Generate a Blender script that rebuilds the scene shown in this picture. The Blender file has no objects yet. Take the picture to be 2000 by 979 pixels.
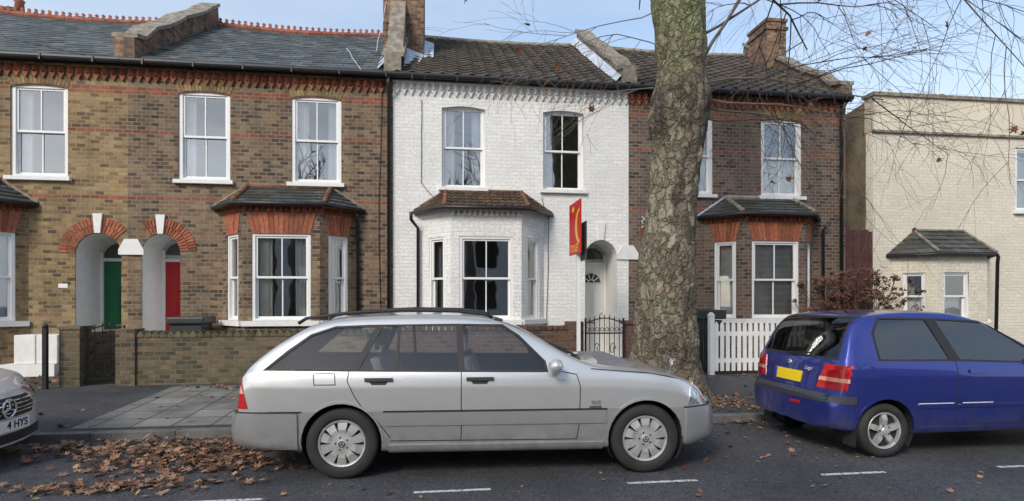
import bpy, bmesh, math, random
from mathutils import Vector, Matrix, noise
random.seed(11)
R=math.radians
sc=bpy.context.scene
col=sc.collection
# ------------------------------------------------------------ node helpers
def sk(nt,s,v):
    if isinstance(v,bpy.types.NodeSocket): nt.links.new(v,s)
    else:
        if isinstance(v,(tuple,list)) and len(v)==3 and s.type=='RGBA': v=(*v,1)
        s.default_value=v
def nd(nt,typ,props={},ins={}):
    n=nt.nodes.new(typ)
    for k,v in props.items(): setattr(n,k,v)
    for k,v in ins.items(): sk(nt,n.inputs[k],v)
    return n
def mth(nt,op,a,b=0.0,c=None):
    n=nt.nodes.new('ShaderNodeMath'); n.operation=op
    sk(nt,n.inputs[0],a); sk(nt,n.inputs[1],b)
    if c is not None: sk(nt,n.inputs[2],c)
    return n.outputs[0]
def mix(nt,f,a,b,mode='MIX'):
    n=nt.nodes.new('ShaderNodeMix'); n.data_type='RGBA'; n.blend_type=mode
    sk(nt,n.inputs[0],f); sk(nt,n.inputs[6],a); sk(nt,n.inputs[7],b)
    return n.outputs[2]
def ramp(nt,f,els,interp='LINEAR'):
    n=nt.nodes.new('ShaderNodeValToRGB'); sk(nt,n.inputs[0],f)
    cr=n.color_ramp; cr.interpolation=interp
    while len(cr.elements)<len(els): cr.elements.new(0.5)
    for e,(p,c) in zip(cr.elements,els):
        e.position=p; e.color=(c,c,c,1) if isinstance(c,(int,float)) else (*c,1)
    return n.outputs[0]
def noi(nt,vec,scale,detail=4,rough=0.55):
    return nd(nt,'ShaderNodeTexNoise',{},{'Vector':vec,'Scale':scale,'Detail':detail,'Roughness':rough}).outputs[0]
def objco(nt): return nd(nt,'ShaderNodeTexCoord').outputs['Object']
def bump(nt,h,strength,dist=0.01):
    return nd(nt,'ShaderNodeBump',{},{'Height':h,'Strength':strength,'Distance':dist}).outputs[0]
def maprange(nt,v,a,b,c,d): return nd(nt,'ShaderNodeMapRange',{},{0:v,1:a,2:b,3:c,4:d}).outputs[0]
def nm(name):
    m=bpy.data.materials.new(name); m.use_nodes=True
    return m,m.node_tree,m.node_tree.nodes['Principled BSDF']
def simple(name,c,rough=0.6,metal=0,var=0.15,scale=6,bmp=0,bscale=40,coat=0,isl=0):
    m,nt,b=nm(name); co=objco(nt)
    n=noi(nt,co,scale)
    cc=mix(nt,ramp(nt,n,[(0.3,0.0),(0.7,1.0)]),tuple(x*(1-var) for x in c),tuple(min(1,x*(1+var)) for x in c))
    if isl:
        g=nd(nt,'ShaderNodeNewGeometry').outputs['Random Per Island']
        cc=mix(nt,1.0,cc,ramp(nt,g,[(0,1-isl),(1,1.0)]),'MULTIPLY')
    sk(nt,b.inputs['Base Color'],cc); b.inputs['Roughness'].default_value=rough; b.inputs['Metallic'].default_value=metal
    b.inputs['Coat Weight'].default_value=coat
    if bmp: sk(nt,b.inputs['Normal'],bump(nt,noi(nt,co,bscale,5),bmp,0.01))
    return m
def brick(name,els,mortar,bands=(),dirt=0.35,bump_s=0.6,bw=0.165,mossz=None,ms=0.0085,soot=None):
    m,nt,b=nm(name); co=objco(nt)
    g=nd(nt,'ShaderNodeNewGeometry')
    cr=nd(nt,'ShaderNodeVectorMath',{'operation':'CROSS_PRODUCT'},{0:(0,0,1),1:g.outputs['Normal']}).outputs[0]
    nrm=nd(nt,'ShaderNodeVectorMath',{'operation':'NORMALIZE'},{0:cr}).outputs[0]
    u=nd(nt,'ShaderNodeVectorMath',{'operation':'DOT_PRODUCT'},{0:nrm,1:co}).outputs['Value']
    z=nd(nt,'ShaderNodeSeparateXYZ',{},{0:co}).outputs[2]
    wob=mth(nt,'MULTIPLY',mth(nt,'SUBTRACT',noi(nt,co,1.3,2),0.5),0.03)
    wob2=mth(nt,'MULTIPLY',mth(nt,'SUBTRACT',noi(nt,co,9,2),0.5),0.012)
    v=nd(nt,'ShaderNodeCombineXYZ',{},{0:mth(nt,'ADD',u,wob),1:mth(nt,'ADD',mth(nt,'ADD',z,wob),wob2),2:0.0}).outputs[0]
    br=nd(nt,'ShaderNodeTexBrick',{'offset':0.5},{'Vector':v,'Color1':(0,0,0),'Color2':(1,1,1),'Mortar':(0.5,0.5,0.5),'Scale':1.0,'Mortar Size':ms,'Mortar Smooth':0.25,'Bias':0.0,'Brick Width':bw,'Row Height':0.075})
    c=ramp(nt,br.outputs['Color'],els)
    if bands:
        tot=None
        for z0,z1 in bands:
            k=mth(nt,'MULTIPLY',mth(nt,'GREATER_THAN',z,z0),mth(nt,'LESS_THAN',z,z1))
            tot=k if tot is None else mth(nt,'MAXIMUM',tot,k)
        rr=ramp(nt,br.outputs['Color'],[(0,(0.24,0.065,0.035)),(0.5,(0.36,0.11,0.06)),(1,(0.20,0.075,0.05))])
        c=mix(nt,mth(nt,'MULTIPLY',tot,0.88),c,rr)
    big=ramp(nt,noi(nt,co,0.7,5),[(0.25,1-dirt),(0.7,1.12)])
    c=mix(nt,1.0,c,big,'MULTIPLY')
    fine=ramp(nt,noi(nt,co,30,3),[(0.2,0.72),(0.8,1.2)])
    c=mix(nt,1.0,c,fine,'MULTIPLY')
    mk=ramp(nt,noi(nt,co,6,4),[(0.3,0.55),(0.65,1.0)])
    c=mix(nt,mth(nt,'MULTIPLY',br.outputs['Fac'],mk),c,mix(nt,1.0,mortar,fine,'MULTIPLY'))
    if soot:
        st=nd(nt,'ShaderNodeMapping',{},{'Vector':co,'Scale':(2.2,2.2,0.35)}).outputs[0]
        k=mth(nt,'MULTIPLY',ramp(nt,noi(nt,st,1.6,5,0.65),[(0.48,0.0),(0.72,1.0)]),soot)
        c=mix(nt,k,c,(0.05,0.045,0.038))
    if mossz is not None:
        k=mth(nt,'MULTIPLY',maprange(nt,z,mossz-0.5,mossz+0.35,0.8,0.1),ramp(nt,noi(nt,co,5,5,0.65),[(0.42,0.0),(0.62,1.0)]))
        c=mix(nt,k,c,(0.085,0.09,0.04))
    sk(nt,b.inputs['Base Color'],c); b.inputs['Roughness'].default_value=0.9
    h=mth(nt,'ADD',mth(nt,'MULTIPLY',br.outputs['Fac'],-1.0),mth(nt,'MULTIPLY',noi(nt,co,22,4),0.9))
    sk(nt,b.inputs['Normal'],bump(nt,h,bump_s,0.012))
    return m
def roofmat(name,els,bw,rh,mosscol,moss,k=1.82,rough=0.7,bs=0.5):
    m,nt,b=nm(name); co=objco(nt)
    s=nd(nt,'ShaderNodeSeparateXYZ',{},{0:co})
    v=nd(nt,'ShaderNodeCombineXYZ',{},{0:s.outputs[0],1:mth(nt,'MULTIPLY',s.outputs[2],k),2:0.0}).outputs[0]
    br=nd(nt,'ShaderNodeTexBrick',{'offset':0.5},{'Vector':v,'Color1':(0,0,0),'Color2':(1,1,1),'Mortar':(0,0,0),'Scale':1.0,'Mortar Size':0.006,'Mortar Smooth':0.1,'Bias':0.0,'Brick Width':bw,'Row Height':rh})
    c=ramp(nt,br.outputs['Color'],els)
    c=mix(nt,1.0,c,ramp(nt,noi(nt,co,9,5),[(0.2,0.65),(0.8,1.3)]),'MULTIPLY')
    c=mix(nt,br.outputs['Fac'],c,(0.012,0.012,0.012))
    mo=mth(nt,'MULTIPLY',ramp(nt,noi(nt,co,1.4,4),[(0.3,0.2),(0.65,1.0)]),ramp(nt,noi(nt,co,13,4,0.7),[(0.56-moss,0.0),(0.62-moss*0.6,1.0)]))
    c=mix(nt,mo,c,mix(nt,noi(nt,co,40,2),tuple(x*0.5 for x in mosscol),tuple(x*1.5 for x in mosscol)))
    sk(nt,b.inputs['Base Color'],c); b.inputs['Roughness'].default_value=rough
    h=mth(nt,'ADD',mth(nt,'MULTIPLY',br.outputs['Fac'],-1.0),mth(nt,'MULTIPLY',mo,0.8))
    sk(nt,b.inputs['Normal'],bump(nt,h,bs,0.012))
    return m
# ------------------------------------------------------------ materials
STOCK_Y=[(0,(0.10,0.07,0.04)),(0.15,(0.20,0.13,0.06)),(0.45,(0.32,0.215,0.095)),(0.8,(0.40,0.285,0.135)),(1,(0.24,0.12,0.065))]
STOCK_B=[(0,(0.06,0.043,0.033)),(0.22,(0.13,0.085,0.053)),(0.5,(0.21,0.14,0.083)),(0.8,(0.29,0.20,0.115)),(1,(0.20,0.095,0.06))]
BANDS=((5.55,5.70),(3.525,3.60),(4.80,4.875))
mBrickY=brick('yellow stock brick',STOCK_Y,(0.29,0.245,0.17),BANDS,soot=0.45)
mBrickB=brick('brown stock brick',STOCK_B,(0.26,0.225,0.17),BANDS,soot=0.5)
mBrickD=brick('grey brown stock brick',[(0,(0.055,0.043,0.037)),(0.3,(0.13,0.09,0.068)),(0.6,(0.20,0.14,0.10)),(1,(0.18,0.095,0.07))],(0.25,0.23,0.19),BANDS,soot=0.5)
mBrickCh=brick('chimney brick',[(0,(0.07,0.045,0.035)),(0.4,(0.26,0.12,0.07)),(0.7,(0.34,0.21,0.12)),(1,(0.15,0.08,0.055))],(0.2,0.17,0.14),(),0.4,soot=0.8)
mBrickW=brick('white painted brick',[(0,(0.75,0.745,0.72)),(1,(0.83,0.825,0.795))],(0.71,0.70,0.67),(),0.10,0.5,bw=0.2,soot=0.05)
mBrickC=brick('cream painted brick',[(0,(0.68,0.62,0.50)),(1,(0.75,0.69,0.57))],(0.64,0.58,0.47),(),0.12,0.5,bw=0.2,soot=0.06)
mBrickG=brick('mossy garden brick',[(0,(0.06,0.05,0.035)),(0.5,(0.17,0.125,0.075)),(1,(0.23,0.15,0.09))],(0.17,0.155,0.12),(),0.45,0.8,mossz=0.75)
mBrickR=brick('red garden brick',[(0,(0.05,0.03,0.025)),(0.5,(0.16,0.08,0.055)),(1,(0.11,0.06,0.045))],(0.14,0.12,0.10),(),0.4,0.8,soot=0.4)
mRed=simple('red rubbed brick',(0.40,0.13,0.065),0.85,var=0.3,scale=14,bmp=0.4,isl=0.5)
mYel=simple('yellow gauged brick',(0.31,0.21,0.10),0.85,var=0.3,scale=14,bmp=0.4,isl=0.5)
mWhite=simple('white gloss joinery',(0.80,0.80,0.78),0.35,var=0.03)
mWhiteM=simple('white masonry paint',(0.77,0.76,0.73),0.7,var=0.07,bmp=0.2)
mCream=simple('cream render',(0.68,0.61,0.48),0.8,var=0.08,scale=2,bmp=0.15,bscale=20)
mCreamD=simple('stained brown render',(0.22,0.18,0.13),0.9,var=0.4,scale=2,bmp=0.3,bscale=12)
mStone=simple('weathered stone coping',(0.24,0.21,0.165),0.9,var=0.5,scale=7,bmp=0.6,bscale=18)
mLead=simple('painted lead flashing',(0.50,0.55,0.63),0.5,var=0.3,scale=5)
mBlack=simple('black painted iron',(0.018,0.018,0.02),0.4,var=0.3)
mDark=simple('dark void',(0.02,0.02,0.02),0.9)
mPaneD=simple('dark glazing',(0.05,0.055,0.06),0.08,coat=1.0)
mRoom=simple('interior plaster',(0.55,0.49,0.42),0.9)
mCurtain=simple('pale curtain cloth',(0.82,0.81,0.78),0.9,var=0.08)
mBlind=simple('white slatted blind',(0.84,0.83,0.80),0.7)
mGreen=simple('green gloss door',(0.01,0.13,0.05),0.3,var=0.1)
mRedD=simple('red gloss door',(0.42,0.01,0.015),0.3,var=0.1)
mPorchW=simple('pale porch paint',(0.84,0.84,0.84),0.7,var=0.05)
mPorchP=simple('white porch paint',(0.80,0.83,0.82),0.7,var=0.05)
mBrass=simple('brass',(0.6,0.42,0.15),0.3,1.0)
mTerra=simple('terracotta',(0.36,0.12,0.07),0.85,var=0.35,bmp=0.4,isl=0.4)
mTerraM=simple('mossy terracotta',(0.22,0.10,0.06),0.9,var=0.5,scale=12,bmp=0.5,isl=0.4)
mTimber=simple('dark red timber fence',(0.085,0.032,0.027),0.8,var=0.3,bmp=0.3,isl=0.3)
mSlate=roofmat('grey slate',[(0,(0.048,0.056,0.062)),(0.5,(0.085,0.097,0.105)),(1,(0.15,0.165,0.17))],0.26,0.24,(0.10,0.115,0.04),0.04,rough=0.5)
mTile=roofmat('mossy concrete tile',[(0,(0.045,0.035,0.032)),(0.5,(0.078,0.06,0.052)),(1,(0.11,0.085,0.07))],0.30,0.33,(0.085,0.085,0.035),0.065,rough=0.85)
mTileB=roofmat('red brown clay tile',[(0,(0.05,0.03,0.026)),(0.5,(0.11,0.055,0.038)),(1,(0.17,0.08,0.052))],0.17,0.16,(0.06,0.07,0.025),0.10,k=1.6,rough=0.85)
mSlateB=roofmat('bay slate',[(0,(0.04,0.042,0.045)),(0.5,(0.07,0.073,0.075)),(1,(0.10,0.105,0.11))],0.22,0.2,(0.07,0.075,0.03),0.07,k=1.6,rough=0.5)
def glassmat(name,tint,base,rough=0.02,bm_=0.06):
    m=bpy.data.materials.new(name); m.use_nodes=True; nt=m.node_tree
    for n in list(nt.nodes): nt.nodes.remove(n)
    out=nt.nodes.new('ShaderNodeOutputMaterial')
    tr=nd(nt,'ShaderNodeBsdfTransparent',{},{'Color':(*tint,1)}); gl=nd(nt,'ShaderNodeBsdfGlossy',{},{'Color':(0.95,0.97,1,1),'Roughness':rough})
    if bm_:
        co=objco(nt); sk(nt,gl.inputs['Normal'],bump(nt,noi(nt,co,1.2,2),bm_,0.05))
    fr=nd(nt,'ShaderNodeFresnel',{},{'IOR':1.45}).outputs[0]
    f=mth(nt,'MINIMUM',mth(nt,'ADD',mth(nt,'MULTIPLY',fr,1.2),base),1.0)
    ms=nd(nt,'ShaderNodeMixShader',{},{0:f,1:tr.outputs[0],2:gl.outputs[0]})
    nt.links.new(ms.outputs[0],out.inputs[0]); return m
mGlass=glassmat('window glass',(0.90,0.92,0.91),0.22)
mCarGlass=glassmat('car glass',(0.90,0.95,0.93),0.03,0.0,0)
mCarGlassD=glassmat('dark car glass',(0.32,0.36,0.38),0.10,0.0,0)
mCarGlassR=glassmat('dark rear glass',(0.22,0.24,0.25),0.02,0.0,0)
def carpaint(name,c,lower=None,metal=0.5,rough=0.35):
    m,nt,b=nm(name); co=objco(nt)
    z=nd(nt,'ShaderNodeSeparateXYZ',{},{0:co}).outputs[2]
    cc=mix(nt,noi(nt,co,3,3),tuple(x*0.96 for x in c),tuple(min(1,x*1.04) for x in c))
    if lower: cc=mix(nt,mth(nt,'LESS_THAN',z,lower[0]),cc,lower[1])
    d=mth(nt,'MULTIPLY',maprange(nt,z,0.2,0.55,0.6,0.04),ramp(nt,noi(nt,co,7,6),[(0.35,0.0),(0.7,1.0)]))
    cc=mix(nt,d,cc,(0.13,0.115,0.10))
    bf=nd(nt,'ShaderNodeNewGeometry').outputs['Backfacing']
    cc=mix(nt,bf,cc,(0.16,0.16,0.155))
    sk(nt,b.inputs['Base Color'],cc)
    sk(nt,b.inputs['Metallic'],mth(nt,'MULTIPLY',mth(nt,'SUBTRACT',1.0,bf),metal))
    sk(nt,b.inputs['Roughness'],mth(nt,'ADD',rough,mth(nt,'MULTIPLY',d,0.4)))
    b.inputs['Coat Weight'].default_value=0.9; b.inputs['Coat Roughness'].default_value=0.03
    return m
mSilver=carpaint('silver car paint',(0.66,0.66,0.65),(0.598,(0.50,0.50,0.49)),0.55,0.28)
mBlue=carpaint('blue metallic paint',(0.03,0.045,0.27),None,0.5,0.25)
mPearl=carpaint('white silver paint',(0.66,0.67,0.69),None,0.35,0.3)
mRub=simple('black rubber trim',(0.02,0.02,0.021),0.6,var=0.2)
mGreyT=simple('dark grey bumper strip',(0.045,0.047,0.06),0.5,var=0.1)
mTyre=simple('tyre rubber',(0.028,0.027,0.026),0.8,var=0.3,bmp=0.3,bscale=60)
mAlloy=simple('alloy wheel silver',(0.56,0.56,0.54),0.38,0.5,var=0.2,scale=12)
mSeat=simple('grey seat cloth',(0.17,0.17,0.168),0.9)
mChrome=simple('chrome',(0.8,0.8,0.8),0.12,1.0,var=0.02)
mLampR=simple('red lamp lens',(0.50,0.01,0.015),0.12,coat=1.0,var=0.25,scale=60)
mLampO=simple('amber lamp lens',(0.75,0.38,0.25),0.15,coat=1.0)
mLampW=simple('clear lamp lens',(0.40,0.43,0.46),0.06,0.6,coat=1.0,var=0.6,scale=30)
mPlateY=simple('yellow plate',(0.85,0.60,0.01),0.4,var=0.03)
mPlateW=simple('white plate',(0.82,0.82,0.80),0.4,var=0.03)
mInk=simple('black lettering',(0.01,0.01,0.01),0.5)
mSignR=simple('red sign board',(0.55,0.015,0.015),0.4,var=0.05)
mGold=simple('gold sign print',(0.85,0.50,0.05),0.4,var=0.05)
mBin=simple('dark plastic bin',(0.03,0.035,0.035),0.5)
# ------------------------------------------------------------ mesh builder
INV={}
def link(o): col.objects.link(o); return o
def attach(o,p):
    o.parent=p
    if p.name in INV: o.matrix_parent_inverse=INV[p.name]
def thing(name,label,cat,loc=(0,0,0),rot=0,local=False,group=None,scale=1.0):
    e=bpy.data.objects.new(name,None); e.empty_display_size=0.3; link(e)
    e.location=loc; e.rotation_euler=(0,0,rot); e.scale=(scale,)*3
    e['label']=label; e['category']=cat
    if group: e['group']=group
    if not local: INV[e.name]=Matrix.Translation(loc).inverted()
    return e
def finish(me,name,mat,parent,smooth=False,label=None,kind=None):
    o=bpy.data.objects.new(name,me); link(o)
    if mat: me.materials.append(mat)
    if smooth:
        for p in me.polygons: p.use_smooth=True
    if parent: attach(o,parent)
    if label: o['label']=label
    if kind: o['kind']=kind
    return o
class MB:
    def __init__(s,M=None): s.v=[]; s.f=[]; s.M=M
    def add(s,vs,fs):
        n=len(s.v)
        if s.M: vs=[s.M@Vector(q) for q in vs]
        s.v+= [tuple(q) for q in vs]; s.f+=[tuple(i+n for i in f) for f in fs]
    def box(s,x0,x1,y0,y1,z0,z1):
        s.add([(x0,y0,z0),(x1,y0,z0),(x1,y1,z0),(x0,y1,z0),(x0,y0,z1),(x1,y0,z1),(x1,y1,z1),(x0,y1,z1)],
              [(0,3,2,1),(4,5,6,7),(0,1,5,4),(1,2,6,5),(2,3,7,6),(3,0,4,7)])
    def quad(s,a,b,c,d): s.add([a,b,c,d],[(0,1,2,3)])
    def prism(s,poly,axis,a,b):
        def P(u,w,t): return {'x':(t,u,w),'y':(u,t,w),'z':(u,w,t)}[axis]
        n=len(poly); vs=[P(u,w,a) for u,w in poly]+[P(u,w,b) for u,w in poly]
        s.add(vs,[tuple(range(n)),tuple(range(2*n-1,n-1,-1))]+[(i,(i+1)%n,n+(i+1)%n,n+i) for i in range(n)])
    def tube(s,pts,rad,k=6,cap=True):
        pts=[Vector(p) for p in pts]; n=len(pts)
        if not isinstance(rad,(list,tuple)): rad=[rad]*n
        vs=[]; prev=None
        for i,p in enumerate(pts):
            t=(pts[min(i+1,n-1)]-pts[max(i-1,0)])
            if t.length<1e-9: t=Vector((0,0,1))
            t.normalize()
            if prev is None:
                ref=Vector((0,0,1)) if abs(t.z)<0.9 else Vector((1,0,0))
                u=t.cross(ref).normalized()
            else:
                u=(prev-t*prev.dot(t))
                u=u.normalized() if u.length>1e-6 else t.orthogonal().normalized()
            prev=u; w=t.cross(u)
            for j in range(k):
                a=2*math.pi*j/k; vs.append(p+(u*math.cos(a)+w*math.sin(a))*rad[i])
        fs=[(i*k+j,i*k+(j+1)%k,(i+1)*k+(j+1)%k,(i+1)*k+j) for i in range(n-1) for j in range(k)]
        if cap: fs+=[tuple(range(k-1,-1,-1)),tuple((n-1)*k+j for j in range(k))]
        s.add(vs,fs)
    def lathe(s,prof,c,n=32,axis='y'):
        vs=[]
        for r,h in prof:
            for j in range(n):
                a=2*math.pi*j/n
                if axis=='y': vs.append((c[0]+r*math.cos(a),c[1]+h,c[2]+r*math.sin(a)))
                else: vs.append((c[0]+r*math.cos(a),c[1]+r*math.sin(a),c[2]+h))
        m=len(prof)
        s.add(vs,[(i*n+j,i*n+(j+1)%n,(i+1)*n+(j+1)%n,(i+1)*n+j) for i in range(m-1) for j in range(n)])
    def ball(s,c,r,n=8,sx=1,sy=1,sz=1):
        vs=[];m=n//2
        for i in range(m+1):
            ph=math.pi*i/m
            for j in range(n):
                a=2*math.pi*j/n
                vs.append((c[0]+r*sx*math.sin(ph)*math.cos(a),c[1]+r*sy*math.sin(ph)*math.sin(a),c[2]+r*sz*math.cos(ph)))
        s.add(vs,[(i*n+j,i*n+(j+1)%n,(i+1)*n+(j+1)%n,(i+1)*n+j) for i in range(m) for j in range(n)])
    def build(s,name,mat,parent=None,smooth=False,label=None,kind=None,recalc=True,bev=0):
        me=bpy.data.meshes.new(name); me.from_pydata(s.v,[],s.f)
        bm=bmesh.new(); bm.from_mesh(me)
        if recalc: bmesh.ops.recalc_face_normals(bm,faces=bm.faces)
        if bev: bmesh.ops.bevel(bm,geom=bm.edges[:],offset=bev,segments=2,affect='EDGES',profile=0.6)
        bm.to_mesh(me); bm.free()
        return finish(me,name,mat,parent,smooth,label,kind)
def curvemesh(cu,M):
    ob=bpy.data.objects.new('tmp',cu); link(ob)
    dg=bpy.context.evaluated_depsgraph_get(); dg.update()
    me=bpy.data.meshes.new_from_object(ob.evaluated_get(dg))
    bpy.data.objects.remove(ob); bpy.data.curves.remove(cu)
    me.transform(M)
    while me.materials: me.materials.pop()
    return me
def fmat(O,U):
    """local (along, outward, up)"""
    U=Vector(U).normalized(); Z=Vector((0,0,1)); N=U.cross(Z)
    return Matrix(((U.x,N.x,Z.x,O[0]),(U.y,N.y,Z.y,O[1]),(U.z,N.z,Z.z,O[2]),(0,0,0,1)))
def holed(name,outer,holes,thick,O,U,mat,parent,label=None):
    cu=bpy.data.curves.new('c','CURVE'); cu.dimensions='2D'; cu.fill_mode='BOTH'; cu.extrude=thick/2
    for pts in [outer]+list(holes):
        sp=cu.splines.new('POLY'); sp.points.add(len(pts)-1)
        for q,(a,b) in zip(sp.points,pts): q.co=(a,b,0,1)
        sp.use_cyclic_u=True
    U=Vector(U).normalized(); Z=Vector((0,0,1)); N=U.cross(Z); O=Vector(O)-N*(thick/2)
    M=Matrix(((U.x,Z.x,N.x,O.x),(U.y,Z.y,N.y,O.y),(U.z,Z.z,N.z,O.z),(0,0,0,1)))
    me=curvemesh(cu,M)
    return finish(me,name,mat,parent,False,label)
def text(body,size,M,name,mat,parent,bold=0.0,ext=0.002):
    cu=bpy.data.curves.new('t','FONT'); cu.body=body; cu.size=size; cu.extrude=ext; cu.offset=bold; cu.align_x='CENTER'; cu.align_y='CENTER'
    me=curvemesh(cu,M); return finish(me,name,mat,parent)
def archrect(x0,x1,z0,z1,rise,n=8):
    if rise<=0: return [(x0,z0),(x1,z0),(x1,z1),(x0,z1)]
    w=(x1-x0)/2; cx=(x0+x1)/2
    r=(w*w+rise*rise)/(2*rise); cz=z1-r; a=math.asin(min(1,w/r))
    top=[(cx+r*math.sin(a-2*a*i/n),cz+r*math.cos(a-2*a*i/n)) for i in range(n+1)]
    return [(x0,z0),(x1,z0)]+top
# ------------------------------------------------------------ building parts
def sash(parent,O,U,w,h,fw=0.07,setb=0.03,curt='sides',sill=True,bar=True,rise=0.05,sillw=0.08,midf=0.5,blindf=1.0):
    """O bottom-left of opening on wall face"""
    M=fmat(O,U); f=MB(M); c0=-setb; c1=-setb-0.12
    f.box(0,fw,c1,c0,0,h+rise); f.box(w-fw,w,c1,c0,0,h+rise); f.box(fw,w-fw,c1,c0-0.002,h-fw*0.8,h+rise); f.box(fw,w-fw,c1,c0-0.002,0,fw*0.7)
    s=0.038; a0,a1=fw,w-fw; b0,b1=fw*0.7,h-fw*0.8; mid=b0+(b1-b0)*midf
    for (z0,z1,cf) in ((mid-0.02,b1,c0-0.025),(b0,mid+0.02,c0-0.065)):
        f.box(a0,a0+s,cf-0.03,cf,z0,z1); f.box(a1-s,a1,cf-0.03,cf,z0,z1)
        f.box(a0+s,a1-s,cf-0.03,cf-0.001,z1-s,z1); f.box(a0+s,a1-s,cf-0.03,cf-0.001,z0,z0+s*1.1)
        if bar: f.box((a0+a1)/2-0.011,(a0+a1)/2+0.011,cf-0.028,cf-0.003,z0+s,z1-s)
    win=f.build('window',mWhite,parent)
    g=MB(M); g.quad((a0+s,c0-0.042,mid),(a1-s,c0-0.042,mid),(a1-s,c0-0.044,b1-s),(a0+s,c0-0.044,b1-s))
    g.quad((a0+s,c0-0.082,b0+s),(a1-s,c0-0.082,b0+s),(a1-s,c0-0.085,mid),(a0+s,c0-0.085,mid))
    g.build('glass_pane',mGlass,win,recalc=False)
    if sill:
        q=MB(M); q.box(-0.07,w+0.07,-0.12,sillw,-0.075,0.0); q.build('window_sill',mWhiteM,win,bev=0.006)
    if curt:
        def sheet(x0,x1,z0,z1,mat,nm_,amp=0.022,per=0.075,cc=-0.165):
            c=MB(M); n=max(8,int((x1-x0)/0.012)); vs=[]
            for i in range(n+1):
                x=x0+(x1-x0)*i/n; y=cc-setb+amp*math.sin(x*2*math.pi/per)*(0.6+0.4*math.sin(x*9))
                vs+=[(x,y,z0),(x+0.01*math.sin(x*31),y,z1)]
            c.add(vs,[(2*i,2*i+2,2*i+3,2*i+1) for i in range(n)]); c.build(nm_,mat,win,smooth=True,recalc=False)
        if curt=='sides': sheet(0.02,w*0.31,0,h,mCurtain,'curtain'); sheet(w*0.70,w-0.02,0,h,mCurtain,'curtain')
        elif curt=='one': sheet(0.02,w*0.27,0,h,mCurtain,'curtain')
        elif curt=='full': sheet(0.0,w,0,h,mCurtain,'curtain',0.015,0.07)
        elif curt=='half': sheet(0.0,w,0,h*0.5,mBlind,'curtain',0.01,0.05,-0.16); sheet(0,w*.2,0,h,mCurtain,'curtain')
        elif curt=='blind':
            c=MB(M); z=0.02
            while z<h*blindf: c.box(0.02,w-0.02,-0.2,-0.17,z,z+0.016); z+=0.026
            c.build('blind',mBlind,win)
    return win
def vous(mb,cx,cz,r0,r1,a0,a1,n,y0,y1,gap=0.008):
    for i in range(n):
        A=a0+(a1-a0)*i/n+gap/r1; B=a0+(a1-a0)*(i+1)/n-gap/r1
        p=[(cx+r0*math.cos(A),cz+r0*math.sin(A)),(cx+r1*math.cos(A),cz+r1*math.sin(A)),(cx+r1*math.cos(B),cz+r1*math.sin(B)),(cx+r0*math.cos(B),cz+r0*math.sin(B))]
        mb.prism(p,'y',y0,y1)
def flatarch(mb,x0,x1,z0,z1,sp,n,c0,c1,camber=0.0):
    for i in range(n):
        g=0.004
        a=i/n;b=(i+1)/n
        def bot(t): return (x0+(x1-x0)*t, z0+camber*4*t*(1-t))
        def top(t): return (x0-sp+(x1-x0+2*sp)*t, z1+camber*3*t*(1-t))
        p=[bot(a),bot(b),top(b),top(a)]
        p=[(p[0][0]+g,p[0][1]),(p[1][0]-g,p[1][1]),(p[2][0]-g,p[2][1]),(p[3][0]+g,p[3][1])]
        vs=[(u,c0,w) for u,w in p]+[(u,c1,w) for u,w in p]
        mb.add(vs,[(0,1,2,3),(7,6,5,4)]+[(k,(k+1)%4,4+(k+1)%4,4+k) for k in range(4)])
def sloperoof(mb,x0,x1,yA,zA,yB,zB,gauge,wave,amp,step,sag=0.0):
    L=math.hypot(yB-yA,zB-zA); dy,dz=(yB-yA)/L,(zB-zA)/L; ny,nz=-dz,dy
    n=int(round(L/gauge))
    if wave: nx=int((x1-x0)/(wave/6))
    else: nx=int((x1-x0)/0.25)
    vs=[]
    for r in range(n):
        for t,l in ((r*L/n,step),((r+1)*L/n,0.003)):
            for i in range(nx+1):
                x=x0+(x1-x0)*i/nx
                h=l+(amp*max(0,math.sin(2*math.pi*x/wave))**0.8 if wave else 0)+0.016*noise.noise(Vector((x*0.8,t*0.9,3)))
                h+=(0.010 if wave else 0.008)*noise.noise(Vector((x*4,r*7.3,1)))
                s_=-sag*math.sin(math.pi*i/nx)*(t/L)
                vs.append((x,yA+dy*t+ny*h,zA+dz*t+nz*h+s_))
    m=nx+1
    mb.add(vs,[(k*m+i,k*m+i+1,(k+1)*m+i+1,(k+1)*m+i) for k in range(2*n-1) for i in range(nx)])
YF=11.7; YR=15.7; ZR=8.82; ZE=6.16
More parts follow.
